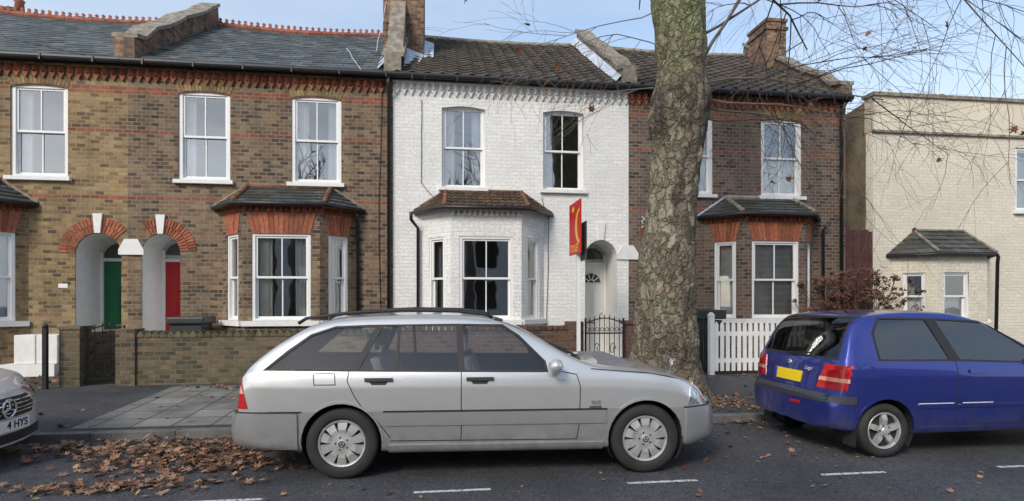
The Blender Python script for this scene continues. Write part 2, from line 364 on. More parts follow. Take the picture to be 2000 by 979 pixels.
def bay(H,cx,wallmat,roofm,style,curts=('full','sides','full')):
    hw,bw,dp=0.70,1.27,0.62
    yf=YF-dp; zs=1.20; zt=2.84; ztop=3.30; base=0.15
    A=(cx-bw,YF);B=(cx-hw,yf);C=(cx+hw,yf);D=(cx+bw,YF)
    i=0
    for (P,Q,ww) in ((A,B,0.46),(B,C,1.06),(C,D,0.46)):
        U=Vector((Q[0]-P[0],Q[1]-P[1],0)); L=U.length; U.normalize()
        a0=(L-ww)/2; a1=a0+ww
        if i==0: a0+=0.02;a1+=0.02
        holed('bay_wall',[(0,0),(L,0),(L,ztop-base),(0,ztop-base)],[[(a0,zs-base),(a1,zs-base),(a1,zt-base),(a0,zt-base)]],0.14,(P[0],P[1],base),U,wallmat,H)
        O=Vector((P[0],P[1],zs))+U*a0
        sash(H,O,U,ww,zt-zs,fw=0.055,setb=0.012,curt=curts[i],bar=(i==1),rise=0,sill=False)
        M=fmat((P[0],P[1],0),U)
        if style!='white':
            lm=MB(M); flatarch(lm,a0,a1,zt,ztop-0.06,0.10,13 if i==1 else 7,-0.05,0.014)
            lm.build('lintel',mRed,H)
        sb=MB(M); sb.box(-0.0,L+0.0,-0.02,0.07,zs-0.1,zs-0.005); sb.build('bay_sill',mWhiteM,H)
        dm=MB(M); n=int(L/0.1)
        for k in range(n):
            x=L*(k+0.5)/n; dm.prism([(x-0.045,0.0),(x,0.06),(x+0.045,0.0)],'z',ztop-0.05,ztop+0.04)
        dm.box(0,L,-0.08,0.055,ztop+0.042,ztop+0.10)
        dm.build('corbel_course',mRed if style!='white' else mWhiteM,H)
        i+=1
    o=0.17; ze=ztop+0.10; zr=ze+0.42
    e=[(cx-bw-o*1.0,YF-0.005,ze),(cx-hw-o*0.7,yf-o,ze),(cx+hw+o*0.7,yf-o,ze),(cx+bw+o*1.0,YF-0.005,ze)]
    t=[(cx-bw*0.62,YF-0.005,zr),(cx+bw*0.62,YF-0.005,zr)]
    rm=MB(); n=5
    for side in ((e[0],e[1],t[0],t[0]),(e[1],e[2],t[0],t[1]),(e[2],e[3],t[1],t[1])):
        p,q,r_,s_=[Vector(x) for x in side]
        for k in range(n):
            f0,f1=k/n,(k+1)/n
            a=p.lerp(r_,f0);b=q.lerp(s_,f0);c=q.lerp(s_,f1);d=p.lerp(r_,f1)
            m=36 if style=='white' else 12
            vs=[]
            for j in range(m+1):
                w_=j/m; wv=0.022*abs(math.sin(j*math.pi/3)) if style=='white' else 0
                wob=Vector((0,-wv*0.4,0.012*noise.noise(Vector((j*1.7+cx,k*3.1,side[0][0])))+wv))
                up=Vector((0,-0.012,0.03))
                vs+=[a.lerp(b,w_),a.lerp(b,w_)+up+wob,d.lerp(c,w_)+Vector((0,0,0.004+wv))]
            rm.add(vs,[(3*j,3*j+3,3*j+4,3*j+1) for j in range(m)]+[(3*j+1,3*j+4,3*j+5,3*j+2) for j in range(m)])
    rm.quad(e[0],e[1],e[2],e[3])
    ro=rm.build('bay_roof',roofm,H,recalc=False)
    hp=MB()
    for p,q in ((e[1],t[0]),(e[2],t[1])):
        p=Vector(p);q=Vector(q)
        for k in range(6):
            a=p.lerp(q,k/6+0.02)+Vector((0,0,0.03));b=p.lerp(q,(k+1)/6)+Vector((0,0,0.035)); hp.tube([a,b],[0.052,0.042],8)
    hp.tube([Vector(t[0])+Vector((0,-0.03,0.01)),Vector(t[1])+Vector((0,-0.03,0.01))],0.045,8)
    hp.build('hip_tiles',mTerraM if style!='slate' else mStone,ro,smooth=True)
    g=MB(); g.tube([Vector(x)+Vector((0,-0.02,-0.02)) for x in e],0.042,8)
    g.build('bay_gutter',mBlack,H,smooth=True)
    fl=MB(); fl.tube([Vector(e[0])+Vector((0,0,0.02)),Vector(t[0])+Vector((0,0,0.04)),Vector(t[1])+Vector((0,0,0.04)),Vector(e[3])+Vector((0,0,0.02))],0.03,6); fl.build('lead_flashing',mLead if style=='slate' else mStone,ro)
def cornice(H,x0,x1,mat,mat2):
    m=MB(); n=int((x1-x0)/0.15)
    for k in range(n):
        x=x0+(x1-x0)*(k+0.5)/n
        m.prism([(x-0.068,YF+0.001),(x,YF-0.09),(x+0.068,YF+0.001)],'z',5.90,6.02)
        m.prism([(x-0.06,5.895),(x+0.06,5.895),(x,5.78)],'y',YF-0.045,YF+0.005)
    m.build('dentil_course',mat,H)
    c=MB(); c.box(x0+0.002,x1-0.002,YF-0.10,YF+0.01,6.022,6.08); c.build('eaves_course',mat2,H)
def porch(H,x0,x1,paint,doormat,doorl,fan=False):
    r=(x1-x0)/2; cx=(x0+x1)/2; spr=2.87-r; dp=0.85
    prof=[(x0,0.30),(x0,spr)]+[(cx-r*math.cos(math.pi*i/14),spr+r*math.sin(math.pi*i/14)) for i in range(1,14)]+[(x1,spr),(x1,0.30)]
    m=MB(); n=len(prof); y0=YF+0.215
    m.add([(x,y0,z) for x,z in prof]+[(x,YF+dp,z) for x,z in prof],[(i,(i+1)%n,n+(i+1)%n,n+i) for i in range(n)])
    m.add([(x,YF+dp+0.001,z) for x,z in prof],[tuple(range(n))])
    m.build('porch',paint,H,recalc=False)
    rv=MB(); q=[(x+(0.004 if x<cx else -0.004),z-(0.004 if z>spr else 0)) for x,z in prof]
    rv.add([(x,YF+0.012,z) for x,z in q]+[(x,YF+0.216,z) for x,z in q],[(i,i+1,n+i+1,n+i) for i in range(n-1)]); rv.build('painted_reveal',paint,H,recalc=False)
    yd=YF+dp-0.05
    f=MB(); f.box(x0+0.005,x0+0.07,yd-0.03,yd+0.04,0.31,spr+0.1); f.box(x1-0.07,x1-0.005,yd-0.03,yd+0.04,0.31,spr+0.1); f.box(x0+0.07,x1-0.07,yd-0.03,yd+0.04,2.38,2.44)
    f.build('door_frame',mWhite,H)
    g=MB(); rr=r-0.07; pts=[(cx-rr*math.cos(math.pi*i/14),max(2.44,spr)+ (rr)*math.sin(math.pi*i/14)*0.9) for i in range(15)]
    g.add([(x,yd,z) for x,z in pts],[tuple(range(15))]); g.build('fanlight',mPaneD,H,recalc=False)
    d=MB(); a,b=x0+0.072,x1-0.072; w=b-a
    d.box(a,b,yd,yd+0.04,0.33,2.378)
    zt_=1.85 if not fan else 1.75
    for (u0,u1,z0,z1) in ((0.12,0.46,0.5,1.0),(0.54,0.88,0.5,1.0),(0.12,0.46,1.12,zt_),(0.54,0.88,1.12,zt_)):
        d.box(a+w*u0,a+w*u1,yd-0.012,yd+0.001,z0,z1)
        d.box(a+w*u0+0.03,a+w*u1-0.03,yd-0.022,yd-0.010,z0+0.03,z1-0.03)
    do=d.build('door',doormat,H,label=doorl)
    h=MB(); h.ball((b-0.06,yd-0.04,1.3),0.025); h.box(cx-0.09,cx+0.09,yd-0.028,yd-0.004,1.06,1.09); h.build('handle',mBrass,do)
    if fan:
        R0=0.22; zc=1.98
        g=MB(); q=[(cx-R0*math.cos(math.pi*i/12),zc+R0*math.sin(math.pi*i/12)) for i in range(13)]
        g.add([(x,yd-0.004,z) for x,z in q],[tuple(range(13))]); g.build('door_glazing',mPaneD,do,recalc=False)
        s_=MB()
        for i in range(1,5):
            A=math.pi*i/5; s_.tube([(cx+0.06*math.cos(A),yd-0.012,zc+0.06*math.sin(A)),(cx+R0*math.cos(A),yd-0.012,zc+R0*math.sin(A))],0.012,4)
        s_.tube([(cx-(R0+.01)*math.cos(math.pi*i/12),yd-0.012,zc+(R0+.01)*math.sin(math.pi*i/12)) for i in range(13)],0.016,4)
        s_.tube([(cx-0.07*math.cos(math.pi*i/6),yd-0.012,zc+0.07*math.sin(math.pi*i/6)) for i in range(7)],0.012,4)
        s_.tube([(cx-R0,yd-0.012,zc-0.01),(cx+R0,yd-0.012,zc-0.01)],0.014,4); s_.build('glazing_bars',mWhite,do)
    st=MB(); st.box(x0-0.05,x1+0.05,YF-0.32,YF+0.01,0.1,0.295); st.build('doorstep',mStone,H)
def parapet(H,xc,w,lift,mat,flash=False,y1=YR):
    h0=lift; y0=YF-0.12; dz=(ZR-ZE)/(YR-YF)
    m=MB(); pts=[(y0,ZE-0.12),(y0,ZE+h0+0.02),(y0+0.35,ZE+h0+0.12)]
    for k in range(1,9):
        y=y0+0.35+(y1-y0-0.35)*k/8; pts.append((y,ZE+h0+0.05+dz*(y-YF)+0.03*math.sin(k*1.9)))
    pts+=[(y1+0.1,ZR-0.3)]
    m.prism(pts,'x',xc-w/2,xc+w/2); p=m.build('party_parapet',mat,H)
    c=MB(); tp=pts[1:-1]
    for i in range(len(tp)-1):
        (ya,za),(yb,zb)=tp[i],tp[i+1]
        c.prism([(ya+0.005,za+0.002),(yb-0.005,zb+0.002),(yb-0.005,zb+0.085),(ya+0.005,za+0.085)],'x',xc-w/2-0.05,xc+w/2+0.05)
    c.build('coping',mStone,p)
    if flash:
        f=MB(); n=10
        for k in range(n):
            ya=YF+0.0+(y1-YF)*k/n; yb=YF+(y1-YF)*(k+1)/n
            za=ZE+dz*(ya-YF); zb=ZE+dz*(yb-YF)
            o_=xc-w/2-0.012; j=0.02*math.sin(k*2.3)
            f.quad((o_,ya,za+h0*0.75),(o_,yb,zb+h0*0.75),(o_-0.16-j,yb,zb+0.085),(o_-0.16-j,ya,za+0.085))
        f.build('lead_flashing',mLead,p,recalc=False)
def house(x0,x1,label,wallmat,roofkind,wins,bx,door,style,parent_group='terraced houses along the street',dentm=None,winargs={},arc=(4,176),ay=0.014):
    H=thing('terraced_house',label,'house',((x0+x1)/2,YF,0),group=parent_group)
    holes=[]; rise=0.05
    for (a,b,z0,z1,c) in wins: holes.append(archrect(a,b,z0,z1,rise))
    holes.append([(bx-0.95,0.9),(bx+0.95,0.9),(bx+0.95,2.95),(bx-0.95,2.95)])
    r=(door[1]-door[0])/2; cx=(door[0]+door[1])/2; spr=2.87-r
    dh=[(door[0],0.30),(door[1],0.30),(door[1],spr)]+[(cx+r*math.cos(math.pi*i/14),spr+r*math.sin(math.pi*i/14)) for i in range(1,14)]+[(door[0],spr)]
    holes.append(dh)
    holed('wall',[(x0,0),(x1,0),(x1,6.15),(x0,6.15)],holes,0.22,(0,YF,0),(1,0,0),wallmat,H)
    for (a,b,z0,z1,c) in wins:
        sash(H,(a,YF,z0),(1,0,0),b-a,z1-z0,curt=c,rise=0.0,**winargs)
        if style!='white':
            lm=MB(fmat((0,YF,0),(1,0,0))); flatarch(lm,a,b,z1-0.03,z1+0.20,0.09,15,-0.03,0.008,0.05); lm.build('lintel',mYel,H)
    s=MB(); s.box(x0+0.01,x0+0.12,YF+0.23,19.7,0,6.1); s.box(x1-0.12,x1-0.01,YF+0.23,19.7,0,6.1); s.box(x0+0.13,x1-0.13,19.5,19.7,0,6.1)
    s.box(x0+0.13,x1-0.13,YF+0.23,19.4,3.2,3.3); s.build('rear_and_party_walls',mBrickB,H)
    s=MB(); s.box(x0+0.14,x1-0.14,YF+3.2,YF+3.3,0.2,6.0); s.build('interior_wall',mRoom,H)
    rm=MB()
    if roofkind=='slate': sloperoof(rm,x0,x1,YF-0.2,ZE-0.02,YR,ZR,0.24,None,0,0.014,0.10); rmat=mSlate
    else: sloperoof(rm,x0,x1,YF-0.2,ZE-0.02,YR,ZR,0.30,0.30,0.034,0.030,0.06); rmat=mTile
    rm.quad((x0,YR,ZR),(x1,YR,ZR),(x1,19.9,ZE),(x0,19.9,ZE)); rm.quad((x0,YF-0.2,ZE-0.05),(x1,YF-0.2,ZE-0.05),(x1,19.9,ZE-0.05),(x0,19.9,ZE-0.05))
    ro=rm.build('roof',rmat,H,recalc=False)
    rt=MB(); n=int((x1-x0)/0.3); sag=0.10 if roofkind=='slate' else 0.06
    for k in range(n):
        a=x0+(x1-x0)*k/n; b=x0+(x1-x0)*(k+1)/n; za=ZR-sag*math.sin(math.pi*k/n); zb=ZR-sag*math.sin(math.pi*(k+1)/n)
        rt.tube([(a+0.004,YR,za),(b-0.004,YR,zb)],0.09,8)
        if roofkind=='slate':
            for q in (0.25,0.75):
                xx=a+(b-a)*q; zz=za+0.08; rt.prism([(xx-0.06,zz),(xx+0.06,zz),(xx+0.02,zz+0.05),(xx+0.045,zz+0.08),(xx,zz+0.12),(xx-0.045,zz+0.08),(xx-0.02,zz+0.05)],'y',YR-0.015,YR+0.015)
    rt.build('ridge_tiles',mTerra if roofkind=='slate' else mStone,ro)
    g=MB(); g.tube([(x0+0.003,YF-0.23,ZE-0.055),(x1-0.003,YF-0.23,ZE-0.055)],0.058,10); g.box(x0+0.003,x1-0.003,YF-0.16,YF-0.105,ZE-0.12,ZE-0.03)
    x=x0+0.4
    while x<x1: g.box(x-0.015,x+0.015,YF-0.3,YF-0.15,ZE-0.13,ZE-0.02); x+=0.9
    g.build('gutter',mBlack,H,smooth=False)
    cornice(H,x0,x1,dentm or mRed,wallmat)
    if style!='white':
        v=MB(); a0,a1=R(arc[0]),R(arc[1]); n=int((a1-a0)/0.13)
        vous(v,cx,spr,r+0.002,r+0.15,a0,a1,n,YF-ay,YF+0.05); vous(v,cx,spr,r+0.156,r+0.30,a0,a1,n+5,YF-ay,YF+0.05); v.build('door_arch',mRed,H)
    k=MB(); k.prism([(cx-0.05,2.87),(cx+0.05,2.87),(cx+0.085,3.24),(cx-0.085,3.24)],'y',YF-0.045,YF+0.02); k.build('keystone',mWhiteM,H)
    return H,ro
H1,R1=house(-11.3,-5.94,'yellow brick terraced house with green door and slate roof',mBrickY,'slate',[(-7.98,-6.99,3.92,5.66,'one')],-8.94,(-6.86,-6.05),'brick',arc=(43,178))
porch(H1,-6.86,-6.05,mPorchW,mGreen,'green panelled front door')
bay(H1,-8.94,mBrickY,mSlateB,'brick')
H2,R2=house(-5.94,-0.93,'brown brick terraced house with red door and slate roof',mBrickB,'slate',[(-5.03,-4.07,3.93,5.66,'one'),(-2.92,-1.95,3.93,5.66,'sides')],-2.94,(-5.685,-4.99),'brick',arc=(2,124+0),ay=0.018)
porch(H2,-5.685,-4.99,mPorchP,mRedD,'red panelled front door')
bay(H2,-2.94,mBrickB,mSlateB,'brick')
H3,R3=house(-0.93,4.05,'white painted brick terraced house with mossy tiled roof',mBrickW,'tile',[(0.06,0.95,3.92,5.60,'sides'),(2.18,3.05,3.92,5.60,'one')],0.93,(3.09,3.79),'white',dentm=mWhiteM,winargs={'fw':0.045,'setb':0.07})
porch(H3,3.09,3.79,mWhiteM,mWhite,'white panelled front door with sunburst glazing',fan=True)
bay(H3,0.93,mBrickW,mTileB,'white',curts=(None,None,'half'))
H4,R4=house(4.05,9.15,'end of terrace grey brown brick house with tiled roof',mBrickD,'tile',[(4.99,5.97,3.90,5.62,'sides'),(7.10,8.08,3.90,5.62,'half')],7.05,(4.27,4.97),'brick',arc=(2,125))
porch(H4,4.27,4.97,mWhiteM,mWhite,'white panelled front door')
bay(H4,7.05,mBrickD,mSlateB,'slate',curts=('blind','blind','blind'))
for H,xa,xb in ((H2,-6.07,-5.66),(H4,3.80,4.26)):
    s=MB(); m_=(xa+xb)/2; s.prism([(xa-0.02,2.46),(xb+0.02,2.46),(xb+0.02,2.56),(m_+0.12,2.76),(m_-0.12,2.76),(xa-0.02,2.56)],'y',YF-0.035,YF+0.02); s.build('springer_stone',mWhiteM,H)
parapet(H2,-5.94,0.36,0.42,mBrickCh)
parapet(H3,-0.93,0.34,0.34,mStone,True,y1=13.2)
parapet(H4,4.05,0.30,0.34,mStone,True)
parapet(H4,9.1,0.25,0.25,mBrickD)
def stack(H,ro,x0,x1,y0,y1,z0,z1,pots,potm=mTerra):
    c=MB(); c.box(x0,x1,y0,y1,z0,z1-0.3); c.box(x0-0.04,x1+0.04,y0-0.04,y1+0.04,z1-0.30,z1-0.22); c.box(x0,x1,y0,y1,z1-0.22,z1-0.08); c.box(x0-0.03,x1+0.03,y0-0.03,y1+0.03,z1-0.08,z1)
    o=c.build('chimney',mBrickCh,ro)
    for k in range(pots):
        p=MB(); yy=y0+(y1-y0)*(k+0.5)/pots; xx=(x0+x1)/2
        if (x1-x0)>(y1-y0): xx=x0+(x1-x0)*(k+0.5)/pots; yy=(y0+y1)/2
        p.lathe([(0.0,0.0),(0.12,0.0),(0.10,0.3),(0.13,0.36),(0.09,0.4),(0.08,0.2)],(xx,yy,z1),12,'z'); p.build('chimney_pot',potm,o,smooth=True)
stack(H3,R3,-1.28,-0.35,13.3,14.5,6.5,10.2,3)
f=MB(); f.quad((-0.34,13.0,7.12),(-0.12,13.0,7.14),(-0.12,14.5,8.12),(-0.34,14.5,8.2)); f.quad((-0.345,13.2,7.1),(-0.345,14.5,8.0),(-0.345,14.5,8.3),(-0.345,13.2,7.4))
f.quad((-0.745,11.9,6.36),(-0.50,11.9,6.40),(-0.34,13.28,7.30),(-0.745,13.28,7.45)); f.build('lead_flashing',mLead,R3,recalc=False)
stack(H4,R4,8.72,9.28,14.1,15.0,6.5,9.15,0)
stack(H1,R1,-10.2,-9.5,17.0,17.6,7,9.15,2)
stack(H1,R1,-11.3,-10.9,16.2,17.0,7,9.2,1)
gb=MB(); gb.prism([(YF+0.2,0),(19.7,0),(19.7,6.1),(YR,ZR-0.05),(YF+0.2,6.25)],'x',9.0,9.148); gb.build('gable_wall',mBrickD,H4)
def pipe(H,pts,r=0.035,mat=mBlack,name='downpipe'):
    p=MB(); p.tube(pts,r,8); p.build(name,mat,H,smooth=True)
pipe(H2,[(-1.0,YF-0.23,6.05),(-1.0,YF-0.2,5.9),(-1.0,YF-0.07,5.75),(-1.0,YF-0.07,0.2)],0.04)
pipe(H2,[(-1.62,YF-0.2,3.30),(-1.62,YF-0.07,3.15),(-1.62,YF-0.07,0.3)])
pipe(H3,[(-0.55,YF-0.32,3.34),(-0.55,YF-0.25,3.2),(-0.42,YF-0.06,3.05),(-0.42,YF-0.06,0.3)])
pipe(H4,[(8.62,YF-0.2,3.30),(8.55,YF-0.07,3.15),(8.55,YF-0.07,0.2)])
pipe(H4,[(9.0,YF-0.2,6.0),(9.0,YF-0.07,5.8),(9.0,YF-0.07,0.2)],0.04)
def cable(H,pts,r=0.007,mat=mBlack):
    out=[]
    for i in range(len(pts)-1):
        a,b=Vector(pts[i]),Vector(pts[i+1])
        for k in range(5):
            q=a.lerp(b,k/5); out.append(q+Vector((0.03*noise.noise(q*3),0,0)))
    out.append(Vector(pts[-1])); pipe(H,out,r,mat,'cable')
cable(H2,[(-1.15,YF-0.02,5.8),(-1.2,YF-0.02,3.2),(-1.15,YF-0.02,0.5)])
cable(H3,[(-0.35,YF-0.02,5.7),(-0.36,YF-0.02,4.0),(-0.1,YF-0.02,3.7)],0.006)
cable(H3,[(2.15,YF-0.02,3.75),(2.3,YF-0.02,3.3),(2.25,YF-0.02,0.8)],0.006)
cable(H2,[(-1.5,YF-0.25,6.1),(-1.9,YF+0.3,6.8),(-1.4,13.0,7.2),(-1.2,13.3,8.5)],0.008,mLead)
cable(H1,[(-9.9,YF+1.5,7.7),(-8.2,YF+0.2,6.6),(-6.5,YF-0.25,6.15)],0.008)
hn=MB(); hn.box(-7.15,-6.99,YF-0.01,YF+0.005,1.82,1.9); hn.build('house_plaque',mWhite,H1)
for zz in (3.33,3.2):
    X_=MB(); X_.tube([(4.33,YF-0.03,zz-0.06),(4.45,YF-0.03,zz+0.06)],0.01,4); X_.tube([(4.45,YF-0.045,zz-0.06),(4.33,YF-0.045,zz+0.06)],0.01,4)
    X_.build('wall_tie',mWhite,H4)
# ------------------------------------------------------------ cream building
HC=thing('rendered_house','cream painted brick house with small slate roofed bay','house',(13,YF,0))
x0,x1=9.84,18.0
hole=[[(13.55,3.7),(14.5,3.7),(14.5,5.2),(13.55,5.2)],[(10.9,0.9),(12.2,0.9),(12.2,2.4),(10.9,2.4)]]
holed('wall',[(x0,0),(x1,0),(x1,5.45),(x0,5.45)],hole,0.22,(0,YF,0),(1,0,0),mBrickC,HC)
sash(HC,(13.55,YF,3.7),(1,0,0),0.95,1.5,curt='full',rise=0)
p=MB(); p.box(x0-0.01,x1,YF-0.03,YF+0.25,5.45,6.25); p.build('parapet_band',mCream,HC)
p=MB(); p.box(x0-0.05,x1,YF-0.08,YF+0.3,6.25,6.33); p.box(x0-0.03,x1,YF-0.06,YF+0.0,5.42,5.47); p.build('coping',mStone,HC)
p=MB(); p.prism([(YF+0.22,0),(19.7,0),(19.7,5.0),(YF+0.22,6.2)],'x',x0,x0+0.2); p.box(x0+0.2,x1,19.5,19.7,0,5.0); p.box(x1-0.2,x1,YF+0.22,19.5,0,6); p.build('side_wall',mCreamD,HC)
p=MB(); p.quad((x0,YF+0.2,6.1),(x1,YF+0.2,6.1),(x1,19.7,5.0),(x0,19.7,5.0)); p.quad((15.5,15,6),(24,15,6),(24,18,8.9),(17.5,18,8.9)); rC=p.build('roof',mTile,HC,recalc=False)
stack(HC,rC,17.0,17.5,17.2,17.7,6,8.3,1)
A=(10.30,YF);B=(10.88,YF-0.62);C=(12.12,YF-0.62);D=(12.7,YF); zt=2.62
for i,(P,Q,ww) in enumerate(((A,B,0.42),(B,C,0.62),(C,D,0.42))):
    U=Vector((Q[0]-P[0],Q[1]-P[1],0)); L=U.length; U.normalize(); a0=(L-ww)/2-(0.15 if i==1 else 0)
    holed('bay_wall',[(0,0),(L,0),(L,zt),(0,zt)],[[(a0,1.15),(a0+ww,1.15),(a0+ww,2.2),(a0,2.2)]],0.14,(P[0],P[1],0),U,mBrickC,HC)
    sash(HC,Vector((P[0],P[1],1.15))+U*a0,U,ww,1.05,fw=0.04,setb=0.03,curt='half',bar=False,rise=0)
o=0.13; ze=zt; zr=ze+0.55
e=[Vector(q) for q in ((A[0]-o,YF-0.005,ze),(B[0]-o*0.7,B[1]-o,ze),(C[0]+o*0.7,C[1]-o,ze),(D[0]+o,YF-0.005,ze))]; t=[Vector((10.85,YF-0.005,zr)),Vector((12.15,YF-0.005,zr))]
rm=MB()
for p,q,r_,s_ in ((e[0],e[1],t[0],t[0]),(e[1],e[2],t[0],t[1]),(e[2],e[3],t[1],t[1])):
    for k in range(5):
        f0,f1=k/5,(k+1)/5; a=p.lerp(r_,f0);b=q.lerp(s_,f0);c=q.lerp(s_,f1);d=p.lerp(r_,f1); up=Vector((0,-0.01,0.02))
        rm.add([a,b,b+up,a+up,c,d],[(0,1,2,3),(3,2,4,5)])
rm.quad(*e)
rb=rm.build('bay_roof',mSlateB,HC,recalc=False)
hp=MB(); hp.tube([e[1]+Vector((0,0,0.03)),t[0]+Vector((0,0,0.03)),t[1]+Vector((0,0,0.03)),e[2]+Vector((0,0,0.03))],0.035,6); hp.build('hip_tiles',mStone,rb)
pipe(HC,[e[0]-Vector((0,0,0.03)),e[1]-Vector((0,0.02,0.03)),e[2]-Vector((0,0.02,0.03)),e[3]-Vector((0,0,0.03))],0.035,mBlack,'bay_gutter')
pipe(HC,[(12.25,YF-0.75,2.55),(12.4,YF-0.6,2.4),(12.4,YF-0.55,0.2)],0.035)
tf=thing('timber_fence','dark red close boarded side fence','fence',(9.5,11.72,0))
p=MB()
for k in range(7): p.box(9.16+k*0.096,9.25+k*0.096,11.70+0.004*(k%2),11.73,0.2,3.15+0.02*(k%3))
p.build('boards',mTimber,tf)
# ------------------------------------------------------------ opposite terrace (seen in reflections)
for i,xx in enumerate((-20.5,-15,-9.5,-4,1.5,7,12.5,18)):
    O=thing('terraced_house','plain brick terraced house across the street','house',(xx+2.7,-12,0),group='terraced houses across the street')
    p=MB(); p.box(xx+0.01,xx+5.4,-20,-12,0,5.6); p.build('wall',mBrickY if i%2 else mBrickW,O)
    p=MB(); p.prism([(-11.8,5.6),(-20.2,5.6),(-16,8.4)],'x',xx,xx+5.45); ro=p.build('roof',mSlate,O)
    p=MB(); p.box(xx,xx+0.9,-15.5,-14.6,6.2,9.3); p.build('chimney',mBrickCh,ro)
    for wx in (0.8,3.4):
        for wz in (1.2,3.7):
            p=MB(); p.box(xx+wx,xx+wx+1.2,-11.99,-11.97,wz,wz+1.6); p.build('window',mDark,O)
# ------------------------------------------------------------ ground
def gz(x,y):
    if y<6.9: return 0.0
    if y<7.03: return 0.092
    return 0.09+(min(y,9.9)-7.03)/2.87*0.11
def asph(name,c,scale=1.0,patch=0.25,grit=1.0):
    m,nt,b=nm(name); co=objco(nt)
    v=nd(nt,'ShaderNodeTexVoronoi',{},{'Vector':co,'Scale':95.0*scale})
    sp=ramp(nt,v.outputs['Color'],[(0.2,0.5),(0.6,1.0),(0.93,1.4),(0.97,3.5)])
    big=ramp(nt,noi(nt,co,0.8,6,0.6),[(0.3,1-patch),(0.7,1+patch)])
    md=ramp(nt,noi(nt,co,12,5,0.7),[(0.25,0.7),(0.75,1.3)])
    cc=mix(nt,1.0,mix(nt,1.0,mix(nt,1.0,c,sp,'MULTIPLY'),big,'MULTIPLY'),md,'MULTIPLY')
    sk(nt,b.inputs['Base Color'],cc)
    sk(nt,b.inputs['Roughness'],ramp(nt,noi(nt,co,0.8,6,0.6),[(0.3,0.55),(0.6,0.8)]))
    sk(nt,b.inputs['Normal'],bump(nt,mth(nt,'ADD',v.outputs['Distance'],noi(nt,co,60,3)),0.7*grit,0.008))
    return m
mRoad=asph('road asphalt',(0.070,0.071,0.076)); mPave=asph('pavement asphalt',(0.062,0.062,0.066),1.6,0.35,0.7); mKerb=simple('granite kerb',(0.13,0.125,0.12),0.85,var=0.35,scale=5,bmp=0.5)
mSoil=simple('garden soil and gravel',(0.07,0.055,0.04),0.95,var=0.5,scale=8,bmp=0.9)
mGround=simple('ground earth',(0.08,0.08,0.07),0.95)
m,nt,b=nm('paving slabs'); co=objco(nt)
br=nd(nt,'ShaderNodeTexBrick',{'offset':0.0},{'Vector':co,'Color1':(0.17,0.17,0.155),'Color2':(0.25,0.245,0.22),'Mortar':(0.05,0.055,0.035),'Scale':1.0,'Mortar Size':0.012,'Mortar Smooth':0.3,'Bias':0.0,'Brick Width':0.45,'Row Height':0.42})
c=mix(nt,1.0,br.outputs['Color'],ramp(nt,noi(nt,co,2.2,6,0.65),[(0.3,0.6),(0.7,1.2)]),'MULTIPLY'); c=mix(nt,1.0,c,ramp(nt,noi(nt,co,50,3),[(0.2,0.8),(0.8,1.15)]),'MULTIPLY')
sk(nt,b.inputs['Base Color'],c); b.inputs['Roughness'].default_value=0.8; sk(nt,b.inputs['Normal'],bump(nt,mth(nt,'ADD',mth(nt,'MULTIPLY',br.outputs['Fac'],-1.0),noi(nt,co,35,3)),0.5,0.01)); mSlab=m
def sheet(name,x0,x1,y0,y1,zf,mat):
    m=MB(); m.quad((x0,y0,zf(y0)),(x1,y0,zf(y0)),(x1,y1,zf(y1)),(x0,y1,zf(y1))); return m.build(name,mat,None,kind='structure',recalc=False)
sheet('ground',-300,300,-300,300,lambda y:-0.03,mGround)
sheet('road',-60,60,-2.6,6.9,lambda y:0.0,mRoad)
pz=lambda y:0.09+(y-7.03)/2.87*0.11
sheet('pavement',-60,60,7.03,9.9,pz,mPave)
sheet('pavement',-60,60,-11.9,-2.7,lambda y:0.1,mPave)
m=MB(); x=-30
while x<30:
    L=0.9; m.box(x+0.004,x+L-0.004,6.9,7.031,-0.02,0.093+0.004*noise.noise(Vector((x,0,0)))); x+=L
k_=m.build('kerb',mKerb,None,kind='structure',bev=0.008)
sheet('front_garden',-60,60,9.9,YF+0.3,lambda y:0.2,mSoil)
sheet('slab_paving',-4.25,-1.5,7.12,9.72,lambda y:pz(y)+0.005,mSlab)
m_,nt,b=nm('worn road paint'); co=objco(nt)
n=noi(nt,co,28,5,0.7); k=ramp(nt,n,[(0.38,0.0),(0.5,1.0)]); sk(nt,b.inputs['Base Color'],mix(nt,k,(0.07,0.07,0.07),(0.60,0.60,0.58))); b.inputs['Roughness'].default_value=0.7; mPaint=m_
m=MB()
for k in range(-12,16):
    s0=-0.206+1.83*k; m.quad((s0,4.70,0.004),(s0+0.64,4.70,0.004),(s0+0.64,4.75,0.004),(s0,4.75,0.004))
m.build('parking_bay_line',mPaint,None,kind='structure',recalc=False)
# ------------------------------------------------------------ garden walls etc
W1=thing('garden_wall','mossy yellow brick garden wall with saw tooth coping','wall',(-2.9,9.95,0.2))
m=MB(); m.box(-4.9,-0.98,9.9,10.12,0.1,0.98); m.box(-5.19,-4.9,9.86,10.18,0.1,1.12); m.build('wall',mBrickG,W1)
c=MB(); x=-4.88
while x<-1.0:
    c.add([(x,9.885,0.982),(x+0.10,9.885,0.982),(x+0.11,9.885,1.02),(x+0.055,9.885,1.085),(x,9.885,1.02),(x,10.135,0.982),(x+0.10,10.135,0.982),(x+0.11,10.135,1.02),(x+0.055,10.135,1.085),(x,10.135,1.02)],[(0,1,2,3,4),(9,8,7,6,5),(0,5,6,1),(1,6,7,2),(2,7,8,3),(3,8,9,4),(4,9,5,0)]); x+=0.115
c.build('saw_tooth_coping',simple('mossy coping brick',(0.14,0.12,0.065),0.9,var=0.45,scale=9,bmp=0.6,isl=0.5),W1)
WP=thing('garden_wall','low mossy brick boundary wall with pier','wall',(-5.9,10.4,0.2))
